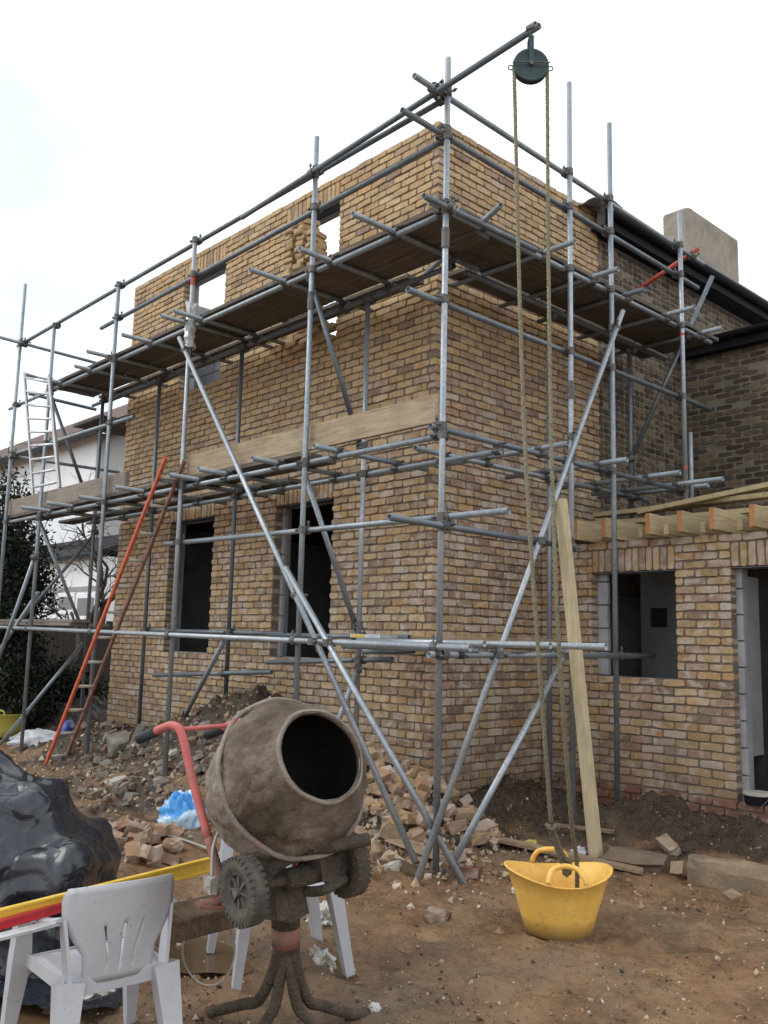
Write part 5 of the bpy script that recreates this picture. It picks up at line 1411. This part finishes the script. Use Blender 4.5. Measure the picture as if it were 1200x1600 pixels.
# stones along the foot of the left heap
cnt = 0
for i in range(1000):
    u = rr2.uniform(120, 430); v = rr2.uniform(1125, 1262)
    if v > 1180+ (420-u)*0.25+30: continue
    q = hit((u, v))
    if q[1] > -0.06 or q[0] < -6.3: continue
    s = rr2.choice([0.03, 0.04, 0.05, 0.06, 0.08, 0.11])*rr2.uniform(0.8, 1.2)
    mt = rr2.choices(('stone_grey', 'stone_brown', 'stone_white'), (0.42, 0.52, 0.06))[0]
    lump('stone', q[0], q[1], (s*rr2.uniform(1, 1.7), s, s*rr2.uniform(0.5, 0.9)), mt,
         f"{'large' if s > 0.085 else 'medium' if s > 0.05 else 'small'} {dict(stone_grey='grey stone', stone_brown='earth-brown stone', stone_white='whitish plaster lump')[mt]} {'high on' if v < 1165 else 'midway down' if v < 1210 else 'at the foot of'} the soil heap, {'beside the ladder' if u < 175 else 'below the mixer grip' if u < 255 else 'behind the red handle' if u < 330 else 'behind the drum'}", 'stone', 'stones on the soil heap'); cnt += 1
    if cnt >= 230: break
def atpx(u, v, z=-0.38):
    return hit((u, v))
# the long white shard and the boulder that stand out on the heap
q = atpx(214, 1158); lump('slate_shard', q[0], q[1], (0.32, 0.09, 0.04), 'stone_grey', 'long pale shard of slate propped on the soil heap near the mixer handle', 'stone', None, 0.06, rot=(0.3, -0.7, 2.3), var=3)
q = atpx(187, 1172); lump('boulder', q[0], q[1], (0.34, 0.26, 0.24), 'stone_grey', 'rounded grey boulder at the foot of the soil heap', 'stone', None, 0.0, var=10)
# pile of broken red and yellow bricks by the polythene
for i in range(26):
    u = rr2.uniform(165, 275); v = rr2.uniform(1300, 1355)
    q = atpx(u, v); s = rr2.uniform(0.07, 0.12)
    c = rr2.choice([(0.30, 0.15, 0.10, 1), (0.36, 0.20, 0.13, 1), (0.42, 0.26, 0.15, 1), (0.25, 0.15, 0.11, 1), (0.38, 0.27, 0.17, 1)])
    lump('broken_brick', q[0], q[1], (s*1.5, s, s*0.75), 'brick_piece', f"{'large' if s > 0.1 else 'small'} {'red' if c[0] < 0.32 and c[1] < 0.152 and c[0] > 0.27 else 'brown' if c[0] < 0.27 else 'pale red' if c[0] < 0.37 and c[1] < 0.21 else 'buff' if c[0] < 0.40 else 'orange'} brick {'at the back of' if v < 1318 else 'in the middle of' if v < 1337 else 'at the front of'} the pile by the polythene, {'left' if u < 205 else 'middle' if u < 240 else 'right'}", 'brick', 'bricks beside the polythene', rr2.uniform(0, 0.06), c)
def perforated(q, rz, label, col):
    """a wire-cut brick with three holes in its bed face"""
    P = []
    L, D, H = 0.215, 0.1025, 0.065; xs = [-L/2, -0.085, -0.045, -0.02, 0.02, 0.045, 0.085, L/2]; ys = [-D/2, -0.02, 0.02, D/2]
    for i in range(7):
        for j in range(3):
            z1 = H if not (j == 1 and i in (1, 3, 5)) else H-0.03
            P.append(box(xs[i], xs[i+1], ys[j], ys[j+1], 0, z1))
    V, Fc = cat(P)
    o = build('perforated_brick', rotz(V, rz)+np.array([q[0], q[1], gz(q[0], q[1])-0.008]), Fc, 'brick_piece'); o.color = col
    return tag(o, label, 'brick')
q = atpx(213, 1345); perforated(q, 0.9, 'brown wire-cut brick with three holes at the front of the pile by the polythene', (0.20, 0.125, 0.10, 1))
q = atpx(727, 1366); perforated(q, 0.35, 'dark red perforated brick lying at the feet of the rakers', (0.20, 0.07, 0.055, 1))
q = atpx(683, 1434); lump('half_brick', q[0], q[1], (0.13, 0.10, 0.06), 'brick_piece', 'muddy half brick lying alone in the open mud, left of the tub', 'brick', None, 0, (0.15, 0.095, 0.062, 1), rot=(0, 0.1, 0.4))
q = atpx(614, 1358); lump('plaster_lump', q[0], q[1], (0.10, 0.08, 0.07), 'stone_white', 'whitest lump of plaster, on the mud left of the raker feet', 'stone', None, 0.0)
q = atpx(1064, 1363); lump('broken_brick', q[0], q[1], (0.12, 0.10, 0.09), 'brick_piece', 'buff half brick at the left end of the concrete edge', 'brick', None, 0, (0.42, 0.32, 0.2, 1))
q = atpx(1045, 1330); lump('broken_brick', q[0], q[1], (0.19, 0.09, 0.07), 'brick_piece', 'tilted pale brick on the dark soil above the concrete edge', 'brick', None, 0.03, (0.36, 0.27, 0.19, 1), rot=(0.5, 0.3, -0.5))
q = atpx(1145, 1405); lump('broken_brick', q[0], q[1], (0.11, 0.09, 0.06), 'brick_piece', 'muddy brick end in front of the concrete edge', 'brick', None, 0, (0.26, 0.19, 0.12, 1))
q = atpx(995, 1345); lump('clay_slab', q[0], q[1], (0.42, 0.26, 0.10), 'stone_brown', 'flat slab of trodden clay behind the yellow tub', 'stone', None, 0.0, rot=(0.05, 0.05, 0.3), var=9)
# loose bricks stacked in the right upper window
wz = snap(4.385)
def stk(x, y, z, rz, i, lb):
    o = bpy.data.objects.new('stacked_brick', var_mesh('full', i % NVAR, 'brick_piece')); COL.objects.link(o)
    o.location = (x, y, z); o.rotation_euler = (0, 0, rz); o.color = colour_new('A', 0, 6, rr2)
    tag(o, lb, 'brick', 'bricks stacked in the window')
i_ = 0
for k in range(19):
    z = wz+0.034+k*0.066
    lim = -1.55
    if k > 3: break
    x = -2.33+(0.1 if k % 2 else 0)+rr2.uniform(-.02, .02)
    j_ = 0
    while x+0.06 < lim:
        stk(x, -0.02+rr2.uniform(-.035, .02), z, rr2.uniform(-.16, .16), i_, f"loose brick on the right upper window sill, {('bottom', 'second', 'third', 'top')[k]} layer, {('first', 'second', 'third', 'fourth', 'fifth')[j_]} from the left"); i_ += 1; j_ += 1; x += 0.222+rr2.uniform(0, .012)

xa_, xb_ = PY((450, 400), -0.30)[0], PY((497, 400), -0.30)[0]
for k in range(17):
    z = zb2+0.038+0.034+k*0.066
    n_b = 3 if k < 14 else 2
    for j in range(n_b):
        fx = xa_+(xb_-xa_)*(j+0.5)/3+rr2.uniform(-.02, .02)
        o = bpy.data.objects.new('stacked_brick', var_mesh('full', (k*3+j) % NVAR, 'brick_piece')); COL.objects.link(o)
        rz = PI/2+rr2.uniform(-.22, .22)
        o.location = (fx+0.05, -0.26+rr2.uniform(-.03, .03), z); o.rotation_euler = (0, 0, rz); o.color = colour_new('A', 0, 6, rr2)
        tag(o, f"loose brick in the tower on the upper platform, {('bottom', 'second', 'third', 'fourth', 'fifth', 'sixth', 'seventh', 'eighth', 'ninth', 'tenth', 'eleventh', 'twelfth', 'thirteenth', 'fourteenth', 'fifteenth', 'sixteenth', 'top')[k]} layer up, {('left', 'middle', 'right')[j]}", 'brick', 'bricks stacked on the platform')
# gravel, chips and clods: nobody could count them
P = []; C_ = []
rg2 = np.random.default_rng(8)
tet = np.array([(1, 1, 1), (-1, -1, 1), (-1, 1, -1), (1, -1, -1)], float)
oct_ = np.array([(1, 0, 0), (-1, 0, 0), (0, 1, 0), (0, -1, 0), (0, 0, 1), (0, 0, -1)], float)
octF = [(0, 2, 4), (2, 1, 4), (1, 3, 4), (3, 0, 4), (2, 0, 5), (1, 2, 5), (3, 1, 5), (0, 3, 5)]
NG = 16000
uu = rg2.uniform(-40, 1240, NG); vv = 1150+450*rg2.random(NG)**0.75
Vall = []; Fall = []; Call = []; n = 0
pts = []
for u, v in zip(uu, vv):
    q = PZ((u, v), -0.38)
    if q[1] > 1.5 or (q[0] < 0.0 and q[1] > -0.03) or q[0] < -6.5: continue
    pts.append((q[0], q[1]))
for hx, hy, sx, sy, h in HEAPS[:13]:
    for _ in range(int(1500*sx*sy)+150):
        x, y = rg2.normal(hx, sx*0.75), rg2.normal(hy, sy*0.75)
        if y > 1.5 or (x < 0 and y > -0.03): continue
        pts.append((x, y))
pts = np.array(pts); zz = gz_arr(pts[:, 0], pts[:, 1]); soil = soilmask(pts[:, 0], pts[:, 1])
for (x, y), z, sm1 in zip(pts, zz, soil):
    dens = 0.11+0.89*max(sm1, math.exp(-((x-0.7)/1.0)**2-((y+0.9)/0.55)**2), 0.8*math.exp(-((x-2.55)/0.7)**2-((y+0.2)/0.35)**2))
    if rg2.random() > dens: continue
    s = rg2.choice([0.004, 0.006, 0.010, 0.016], p=[0.38, 0.40, 0.17, 0.05])
    V = oct_*s*rg2.uniform(0.6, 1.3, 3)+rg2.normal(0, s*0.18, (6, 3)); V = V@rotm(*rg2.uniform(0, 6, 3)).T+np.array([x, y, z+s*0.25])
    if sm1 > 0.5 and rg2.random() < 0.4: s *= rg2.uniform(1.5, 3.0)
    k = rg2.random()*0.55+0.45 if (sm1 > 0.5 and rg2.random() < 0.8) else rg2.random()
    if s > 0.02: k = 0.6
    c = (0.42, 0.35, 0.25) if k < 0.22 else (0.28, 0.21, 0.14) if k < 0.45 else (0.07, 0.048, 0.032) if k < 0.82 else (0.30, 0.17, 0.10)
    Vall.append(V); Fall += [[a+n for a in f] for f in octF]; n += 6; Call += [(*c, 1)]*6
cr_ = np.where(rg2.random((4200, 1)) < 0.6, np.stack([rg2.normal(0.15, 0.75, 4200), rg2.normal(-0.75, 0.42, 4200)], 1), np.stack([rg2.normal(-3.2, 1.3, 4200), rg2.normal(-1.0, 0.45, 4200)], 1))
for (x, y), zc_ in zip(cr_, gz_arr(cr_[:, 0], cr_[:, 1])):
    if y > -0.05 or x < -6.2: continue
    s = rg2.choice([0.008, 0.014, 0.022, 0.032], p=[0.35, 0.35, 0.2, 0.1])
    V = oct_*s*rg2.uniform(0.6, 1.4, 3)+rg2.normal(0, s*0.2, (6, 3)); V = V@rotm(*rg2.uniform(0, 6, 3)).T+np.array([x, y, zc_+s*0.25])
    c = [(0.36, 0.26, 0.16), (0.42, 0.31, 0.19), (0.30, 0.20, 0.14), (0.25, 0.15, 0.10), (0.45, 0.38, 0.29), (0.16, 0.12, 0.09)][rg2.integers(0, 6)]
    Vall.append(V); Fall += [[a+n for a in f] for f in octF]; n += 6; Call += [(*c, 1)]*6
m, nt, b = newmat('grit'); at = N(nt, 'ShaderNodeAttribute'); at.attribute_name = 'piece'; nt.links.new(at.outputs['Color'], b.inputs['Base Color']); b.inputs['Roughness'].default_value = 0.95
g_ = build('gravel', np.concatenate(Vall), Fall, 'grit', attr=np.array(Call)); g_['kind'] = 'stuff'; g_['label'] = 'grit, chips and small stones trodden into the mud'; g_['category'] = 'gravel'

# planks lying in the mud
def flatplank(u0, v0, u1, v1, w, th, label, mat='scrap_wood', dz=0.02):
    a, e = atpx(u0, v0), atpx(u1, v1); a[2] += dz; e[2] += dz
    return tag(build('scrap_board', *bar(a, e, w, th, bev=0.003), mat), label, 'board', 'scrap boards in the mud')
flatplank(735, 1306, 1005, 1366, 0.10, 0.03, 'long scrap board lying on the mud behind the yellow tub')
flatplank(868, 1293, 960, 1304, 0.05, 0.03, 'thin batten on the dark soil at the foot of the leaning post')
flatplank(596, 1345, 668, 1372, 0.14, 0.03, 'muddy board under the raker feet', 'muddy_wood')
flatplank(620, 1316, 705, 1348, 0.26, 0.012, 'thin grey sheet of board under the crossing rakers', 'scrap_wood', 0.03)
flatplank(14, 1176, 40, 1168, 0.08, 0.05, 'pale timber offcut at the left, by the foot of a standard', 'toe_wood', 0.03)
# concrete edge at the right
za = -0.235
a, e = PZ((1074, 1338), za), PZ((1215, 1360), za)
dv = (e-a)/np.linalg.norm(e-a); nvv = np.array([-dv[1], dv[0], 0])
V = []; nsg = 22
for i in range(nsg+1):
    p = a+(e+dv*1.0-a)*i/nsg
    for (o_, z) in ((0.0, -0.50), (0.0, -0.30), (0.0+0.012, za-0.015), (0.03, za), (0.11, za+0.004), (0.13, -0.45)):
        j = vnoise(np.array([i*0.9+o_*9]), np.array([z*20]), 3)[0]*0.045
        V.append((p[0]+nvv[0]*(o_+j), p[1]+nvv[1]*(o_+j), z+j*0.6))
Fc = [[i*6+k, i*6+k+1, (i+1)*6+k+1, (i+1)*6+k][::-1] for i in range(nsg) for k in range(5)]+[[0, 1, 2, 3, 4, 5]]
tag(build('concrete_edge', V, Fc, 'concrete'), 'rough concrete strip edging the dark soil at the right', 'concrete')

# ---------------- bags and plastic
def crumple(c, sx, sy, sz, seed, mat, amp=0.25, fr=3.0, rz=0.0):
    nu, nv = 40, 22; r = np.random.default_rng(seed); V = []
    for j in range(nv+1):
        for i in range(nu):
            a = i/nu*2*PI; t = j/nv*PI*0.62
            V.append((math.sin(t)*math.cos(a), math.sin(t)*math.sin(a), math.cos(t)))
    V = np.array(V); d = fbm(V[:, 0]*fr+seed, V[:, 1]*fr+V[:, 2]*fr*1.4, 4, seed, 0.6); cr = np.abs(fbm(V[:, 0]*fr*1.4-V[:, 2]*2, V[:, 1]*fr*1.4+seed, 3, seed+9))
    V = V*(1+amp*d-0.5*amp*(0.25-np.minimum(cr, 0.25))*4)[:, None]*np.array([sx, sy, sz]); V[:, 2] = np.maximum(V[:, 2], -0.03)
    V = rotz(V, rz)+np.array([c[0], c[1], gz(c[0], c[1])])
    Fc = [[j*nu+i, j*nu+(i+1) % nu, (j+1)*nu+(i+1) % nu, (j+1)*nu+i][::-1] for j in range(nv) for i in range(nu)]
    return V, Fc
def plastic(name, cols, scale=4, rough=0.4, lo=0.42, hi=0.55):
    m, nt, b = newmat(name); n1 = noise(nt, worldco(nt), scale, 2, 0.5, 0.4); n2 = noise(nt, worldco(nt), 30, 4, 0.7)
    r_ = ramp(nt, [(lo, cols[0]), (hi, cols[1])]); nt.links.new(n1, r_.inputs[0])
    c = mixc(nt, rampf(nt, n2, 0.6, 0.72, 0, 0.55), r_.outputs[0], (0.20, 0.16, 0.11))
    nt.links.new(c, b.inputs['Base Color']); b.inputs['Roughness'].default_value = rough; return m
plastic('bag_blue', ((0.05, 0.30, 0.70), (0.52, 0.68, 0.82)), 5.5, 0.4, 0.46, 0.52)
plastic('bag_white', ((0.50, 0.51, 0.55), (0.68, 0.69, 0.72)), 4, 0.45)
plastic('bag_navy', ((0.05, 0.07, 0.32), (0.09, 0.12, 0.45)), 4, 0.45)
plastic('film_dirty', ((0.30, 0.25, 0.19), (0.62, 0.60, 0.56)), 12, 0.35)
q = atpx(286, 1292); V, Fc = crumple(q, 0.20, 0.15, 0.32, 5, 'bag_blue', 0.35, 2.2, ra_)
tag(build('plastic_sack', V, Fc, 'bag_blue', smooth=True), 'pale blue and white plastic sack on the ground left of the mixer', 'sack')
q = atpx(62, 1160); V, Fc = crumple(q, 0.42, 0.22, 0.16, 6, 'bag_white', 0.2, 1.6, ra_+0.1)
sk = tag(build('cement_sack', V, Fc, 'bag_white', smooth=True), 'white cement sack with a navy end, lying at the left by the ladder', 'sack')
q2 = q+rg*0.36; V, Fc = crumple(q2, 0.09, 0.20, 0.17, 7, 'bag_navy', 0.15, 1.6, ra_+0.1); build('printed_end', V, Fc, 'bag_navy', sk, smooth=True)
q = atpx(22, 1118); V, Fc = crumple(q, 0.50, 0.25, 0.24, 8, 'bag_white', 0.35, 2.4, ra_)
tag(build('cement_sack', V, Fc, 'bag_white', smooth=True), 'heap of torn white sacks behind the yellow-green tub at the left', 'sack')
q = atpx(52, 1108); V, Fc = crumple(q, 0.14, 0.14, 0.2, 12, 'bag_navy', 0.3, 2.4, ra_)
tag(build('plastic_sack', V, Fc, 'bag_navy', smooth=True), 'navy blue sack behind the leftmost standard', 'sack')
simple('tub_lime', (0.42, 0.36, 0.06), (0.52, 0.45, 0.10), 5, 0.6, bmp=0.2)
q = atpx(8, 1150); tq = np.array([q[0], q[1], gz(q[0], q[1])])
t2 = empty('lime_tub', tq, 'faded yellow-green tub half hidden at the left edge', 'tub')
build('body', *lathe(tq, (0, 0, 1), [(0.0, 0.0), (0.0, 0.2), (0.12, 0.24), (0.30, 0.285), (0.305, 0.30), (0.315, 0.30), (0.31, 0.28), (0.12, 0.23), (0.015, 0.19), (0.015, 0.0)], 32), 'tub_lime', t2, smooth=True)
for sg in (-1, 1): build('handle', *pipe(spline([tq+rg*a+fwd*sg*0.285+np.array([0, 0, z]) for a, z in ((-0.09, 0.29), (-0.06, 0.36), (0.06, 0.36), (0.09, 0.29))], 5), 0.013, 7), 'tub_lime', t2, smooth=True)
films = [(152, 1240, 0.11, 0.07, 0.05, 'torn white film beside the left rubble'), (505, 1435, 0.11, 0.08, 0.08, 'crumpled white film behind the second chair'), (503, 1502, 0.14, 0.05, 0.05, 'twisted strip of film by the leg of the second chair'),
         (95, 1545, 0.22, 0.10, 0.06, 'muddy silver film beneath the foreground chair'), (155, 1560, 0.12, 0.07, 0.04, 'scrap of silver film behind a leg of the foreground chair'), (585, 1578, 0.02, 0.03, 0.03, 'tiny white scrap of film in the mud at the bottom edge'),
         (905, 1336, 0.06, 0.05, 0.06, 'small white plastic bag between the tub and the leaning post'), (168, 1318, 0.05, 0.05, 0.09, 'blue scrap of wrapping tucked against the black polythene'), (808, 1393, 0.05, 0.04, 0.03, 'pale scrap of film left of the yellow tub'), (828, 1318, 0.06, 0.03, 0.03, 'yellow scrap of wrapping on the soil behind the yellow tub')]
for i, (u, v, a, b_, c_, lb) in enumerate(films):
    q = atpx(u, v); V, Fc = crumple(q, a, b_, c_, 40+i, 'film_dirty', 0.5, 3.4, ra_+i)
    tag(build('plastic_scrap', V, Fc, 'bag_navy' if 'blue' in lb else 'tub_lime' if lb.startswith('yellow scrap') else 'bag_white' if 'bag' in lb else 'film_dirty', smooth=True), lb, 'plastic scrap')
# paint bucket with a lid on the door threshold
q = PY((1180, 1268), 1.60); q = np.array([q[0], 1.66, -0.055])
pbk = empty('paint_bucket', q, 'black bucket with a messy white lid on the threshold of the doorway', 'bucket')
build('body', *lathe(q, (0, 0, 1), [(0, 0), (0, 0.10), (0.085, 0.115), (0.085, 0.0)], 24), 'blackpaint', pbk, smooth=False)
build('lid', *lathe(q, (0, 0, 1), [(0.086, 0.0), (0.098, 0.06), (0.100, 0.108), (0.096, 0.118), (0.078, 0.119), (0.078, 0.1155)], 24), 'stone_white', pbk, smooth=False)
build('wire_handle', *pipe(spline([q+np.array([-0.115, -0.03, 0.075]), q+np.array([-0.08, -0.13, 0.0]), q+np.array([0.0, -0.15, -0.06]), q+np.array([0.08, -0.13, 0.0]), q+np.array([0.115, -0.03, 0.075])], 5), 0.003, 5), 'coupler_steel', pbk)
# label and tray lying on the lowest lift
q = PY((580, 998), -0.62); tr = build('tray', *box(q[0]-0.16, q[0]+0.22, -0.72, -0.52, 1.232, 1.262), 'alu'); tag(tr, 'flat metal case with a yellow label lying on the lowest lift', 'case')
build('yellow_label', *box(q[0]-0.15, q[0]+0.02, -0.7225, -0.7205, 1.235, 1.259), 'level_yellow', tr)

# ================================================================== BEYOND THE SITE
simple('white_render', (0.74, 0.76, 0.79), (0.82, 0.83, 0.85), 1.5, 0.9, bmp=0.1)
simple('grey_render', (0.26, 0.26, 0.26), (0.33, 0.33, 0.33), 1.5, 0.9, bmp=0.1)
simple('roof_tile', (0.08, 0.05, 0.042), (0.14, 0.085, 0.065), 6, 0.9, bmp=0.5, fine=20)
m, nt, b = newmat('dark_glass'); b.inputs['Base Color'].default_value = (0.02, 0.025, 0.03, 1); b.inputs['Roughness'].default_value = 0.08
YH = 8.0
nb = empty('white_house', (-27, YH+3, -0.4), 'white rendered neighbouring house seen through the left end of the scaffolding', 'house')
def hp(p): return PY(p, YH)
xr = hp((205, 760))[0]
zs_ = hp((120, 668))[2]
build('wall', *box(-44, hp((150, 720))[0], YH, YH+8, -0.4, 8.3), 'white_render', nb)
build('grey_wall', *box(hp((150, 720))[0]+0.005, xr, YH+0.05, YH+8, -0.4, 8.2), 'grey_render', nb)
rf = [(-46, YH-0.5, 8.25), (xr+0.5, YH-0.5, 8.25), (xr+0.5, YH+4, 11.2), (-46, YH+4, 11.2)]
V = np.concatenate([np.array(rf), np.array(rf)-np.array([0, 0, 0.18])]); build('roof', V, [(0, 1, 2, 3), (7, 6, 5, 4), (0, 4, 5, 1), (1, 5, 6, 2), (2, 6, 7, 3), (3, 7, 4, 0)], 'roof_tile', nb)
build('eaves_board', *box(-46, xr+0.5, YH-0.55, YH-0.505, 8.0, 8.3), 'blackpaint', nb)
# lower range with a lean-to roof and windows
z1_ = hp((110, 872))[2]; z2_ = hp((110, 850))[2]; 
YL = YH-2.2
def lp_(p): return PY(p, YL)
x0_, x1_ = -40, lp_((152, 900))[0]
build('lean_to_wall', *box(x0_, x1_, YL, YH-0.01, -0.4, lp_((110, 873))[2]), 'white_render', nb)
za_, zb_ = lp_((110, 871))[2], hp((110, 846))[2]
V = np.array([(x0_-0.2, YL-0.3, za_), (x1_+0.2, YL-0.3, za_), (x1_+0.2, YH-0.01, zb_), (x0_-0.2, YH-0.01, zb_)]); V = np.concatenate([V, V-np.array([0, 0, 0.12])])
build('lean_to_roof', V, [(0, 1, 2, 3), (7, 6, 5, 4), (0, 4, 5, 1), (1, 5, 6, 2), (2, 6, 7, 3), (3, 7, 4, 0)], 'blackpaint', nb)
for (u0, u1, v0, v1) in ((76, 90, 932, 960), (93, 116, 932, 953), (122, 150, 934, 962)):
    a, e = lp_((u0, v1)), lp_((u1, v0))
    w_ = build('window', *box(a[0]-0.12, e[0]+0.12, YL-0.05, YL-0.004, a[2]-0.12, e[2]+0.12), 'white_render', nb)
    build('pane', *box(a[0], e[0], YL-0.056, YL-0.051, a[2], e[2]), 'dark_glass', w_)
build('string_course', *box(x0_, x1_, YL-0.03, YL-0.004, lp_((110, 930))[2]+0.1, lp_((110, 926))[2]+0.16), 'grey_render', nb)

# boarded fence at the left, shade put into its near-black colour, and hedge
simple('fence_shaded', (0.03, 0.024, 0.02), (0.06, 0.047, 0.038), 5, 0.95, bmp=0.4)
fa, fb_ = np.array([-15.5, 0.2, -0.3]), np.array([-9.6, 5.2, -0.3])
fn = empty('garden_fence', (fa+fb_)/2, 'boarded garden fence coloured dark as if in shade, beyond the left end of the scaffolding', 'fence')
dv = (fb_-fa)/np.linalg.norm(fb_-fa); Lf = np.linalg.norm(fb_-fa)
nbd = int(Lf/0.15)
for i in range(nbd):
    p = fa+dv*(i+0.5)*0.15+np.array([0, 0, 0]); h = 1.75+rr2.uniform(-.03, .03)
    build('board', *bar(p-np.array([0, 0, 0.3]), p+np.array([0, 0, h]), 0.142, 0.018, up=np.array([-dv[1], dv[0], 0])), 'fence_shaded', fn)
build('rail', *bar(fa+np.array([0.03, -0.03, 0.4]), fb_+np.array([0.03, -0.03, 0.4]), 0.05, 0.08), 'fence_shaded', fn)

def leafmat(name, a, b2, c3):
    m, nt, b = newmat(name); oi = N(nt, 'ShaderNodeAttribute'); oi.attribute_name = 'piece'
    r_ = ramp(nt, [(0.0, a), (0.5, b2), (1.0, c3)]); nt.links.new(oi.outputs['Fac'], r_.inputs[0]); nt.links.new(r_.outputs[0], b.inputs['Base Color']); b.inputs['Roughness'].default_value = 0.7; b.inputs['Specular IOR Level'].default_value = 0.25
    return m
leafmat('leaf_dark', (0.007, 0.012, 0.007), (0.014, 0.022, 0.012), (0.032, 0.045, 0.024))
simple('bark', (0.035, 0.028, 0.022), (0.075, 0.06, 0.048), 14, 0.95, bmp=0.6)
def leafy(name, base, cz, rad, nleaf, ls, seed, label, stems=6):
    r = np.random.default_rng(seed)
    t = empty(name, base, label, 'tree')
    P = [pipe(spline([base+np.array([0, 0, -0.2]), base+np.array([0.05, 0.03, cz*0.4]), base+np.array([0, 0, cz+rad[2]*0.5])], 5), np.linspace(0.11, 0.03, 11), 8)]
    for k in range(stems*3):
        d = r.normal(0, 1, 3); d /= np.linalg.norm(d); z0_ = base+np.array([0, 0, cz*r.uniform(0.4, 1.1)])
        P.append(pipe(spline([z0_, z0_+d*np.array(rad)*0.45+np.array([0, 0, 0.1]), z0_+d*np.array(rad)*0.85], 4), np.linspace(0.04, 0.008, 9), 5))
    build('trunk', *cat(P), 'bark', t)
    # leaves gather in clumps through the crown
    nc_ = max(14, nleaf//90); cl = r.normal(0, 1, (nc_, 3)); cl /= np.linalg.norm(cl, axis=1)[:, None]; cl *= (r.random((nc_, 1))**0.45)
    V = []; Fc = []; C_ = []
    ci = r.integers(0, nc_, nleaf)
    pos = cl[ci]*np.array(rad)+r.normal(0, 1, (nleaf, 3))*np.array(rad)*0.14+base+np.array([0, 0, cz])
    for i in range(nleaf):
        a_, b2_ = r.normal(0, 1, 3), r.normal(0, 1, 3); a_ /= np.linalg.norm(a_); b2_ -= a_*(b2_@a_); b2_ /= np.linalg.norm(b2_); s = ls*r.uniform(0.6, 1.3)
        p = pos[i]; k = len(V)
        V += [p-a_*s, p+b2_*s*0.42+a_*s*0.1, p+a_*s, p-b2_*s*0.42+a_*s*0.1]; Fc.append([k, k+1, k+2, k+3]); C_ += [(r.random(),)*3+(1,)]*4
    build('crown', V, Fc, 'leaf_dark', t, attr=np.array(C_))
    return t
def gp_(px, d): q = PD(px, d); return np.array([q[0], q[1], -0.35])
leafy('evergreen_tree', gp_((-8, 1000), 13.5), 2.0, (0.72, 0.72, 1.75), 17000, 0.042, 3, 'dark glossy evergreen tree at the left edge beside the scaffolding')
leafy('evergreen_shrub', gp_((40, 1000), 13.0), 0.75, (0.6, 0.6, 0.65), 8000, 0.040, 4, 'low dark evergreen shrub behind the left standards')
leafy('evergreen_shrub', gp_((110, 1000), 14.5), 0.5, (0.9, 0.6, 0.55), 9000, 0.040, 5, 'dark shrub in front of the boarded fence, nearest the brick wall')
leafy('evergreen_tree', gp_((-60, 1000), 15.5), 2.4, (1.5, 1.3, 2.0), 15000, 0.05, 6, 'dense dark evergreen tree cut off by the left edge of the picture')
def bare(base, seed, label, H=5.0):
    r = np.random.default_rng(seed); t = empty('bare_tree', base, label, 'tree'); P = []
    def grow(p, d, L, rad, lev):
        pts = [p]; q = p
        for i in range(4):
            d2 = d+r.normal(0, 0.16, 3)+np.array([0, 0, 0.04]); d2 /= np.linalg.norm(d2); q = q+d2*L/4; pts.append(q); d = d2
        P.append(pipe(pts, np.linspace(rad, rad*0.55, 5), 6 if lev < 2 else 4, cap=False))
        if lev < 5:
            for k in range(3 if lev < 3 else 2):
                dd_ = d+r.normal(0, 0.55, 3); dd_ /= np.linalg.norm(dd_); grow(pts[r.integers(2, 5)], dd_, L*r.uniform(0.55, 0.8), rad*0.52, lev+1)
    grow(base, np.array([0, 0, 1.0]), H*0.42, 0.10, 0)
    n_ = len(P); tr_ = build('trunk', *P[0], 'bark', t, smooth=True); build('branches', *cat(P[1:]), 'bark', t)
bare(gp_((98, 1000), 17.0), 12, 'bare winter tree with fine twigs in front of the white house', 5.2)
bare(gp_((165, 1000), 19.0), 15, 'bare winter tree close to the left end of the brick wall', 5.0)
bare(gp_((20, 1000), 20.0), 18, 'tall bare winter tree rising over the evergreens at the left', 6.2)
# boards stacked on the lowest lift at the left
for i, (y, z) in enumerate(((-0.95, 1.30), (-0.93, 1.342), (-0.70, 1.30))):
    sboard((-8.6+i*0.1, y), (-5.2+i*0.05, y+0.02), ['scaffold board at the bottom of the stack on the left lowest lift', 'top scaffold board of the stack on the left lowest lift', 'scaffold board lying behind the stack on the left lowest lift'][i], 'boards stacked on the left lift', z, 'toe_weathered')

for o in bpy.data.objects:
    if '_w' in o: del o['_w']
bpy.context.view_layer.update()
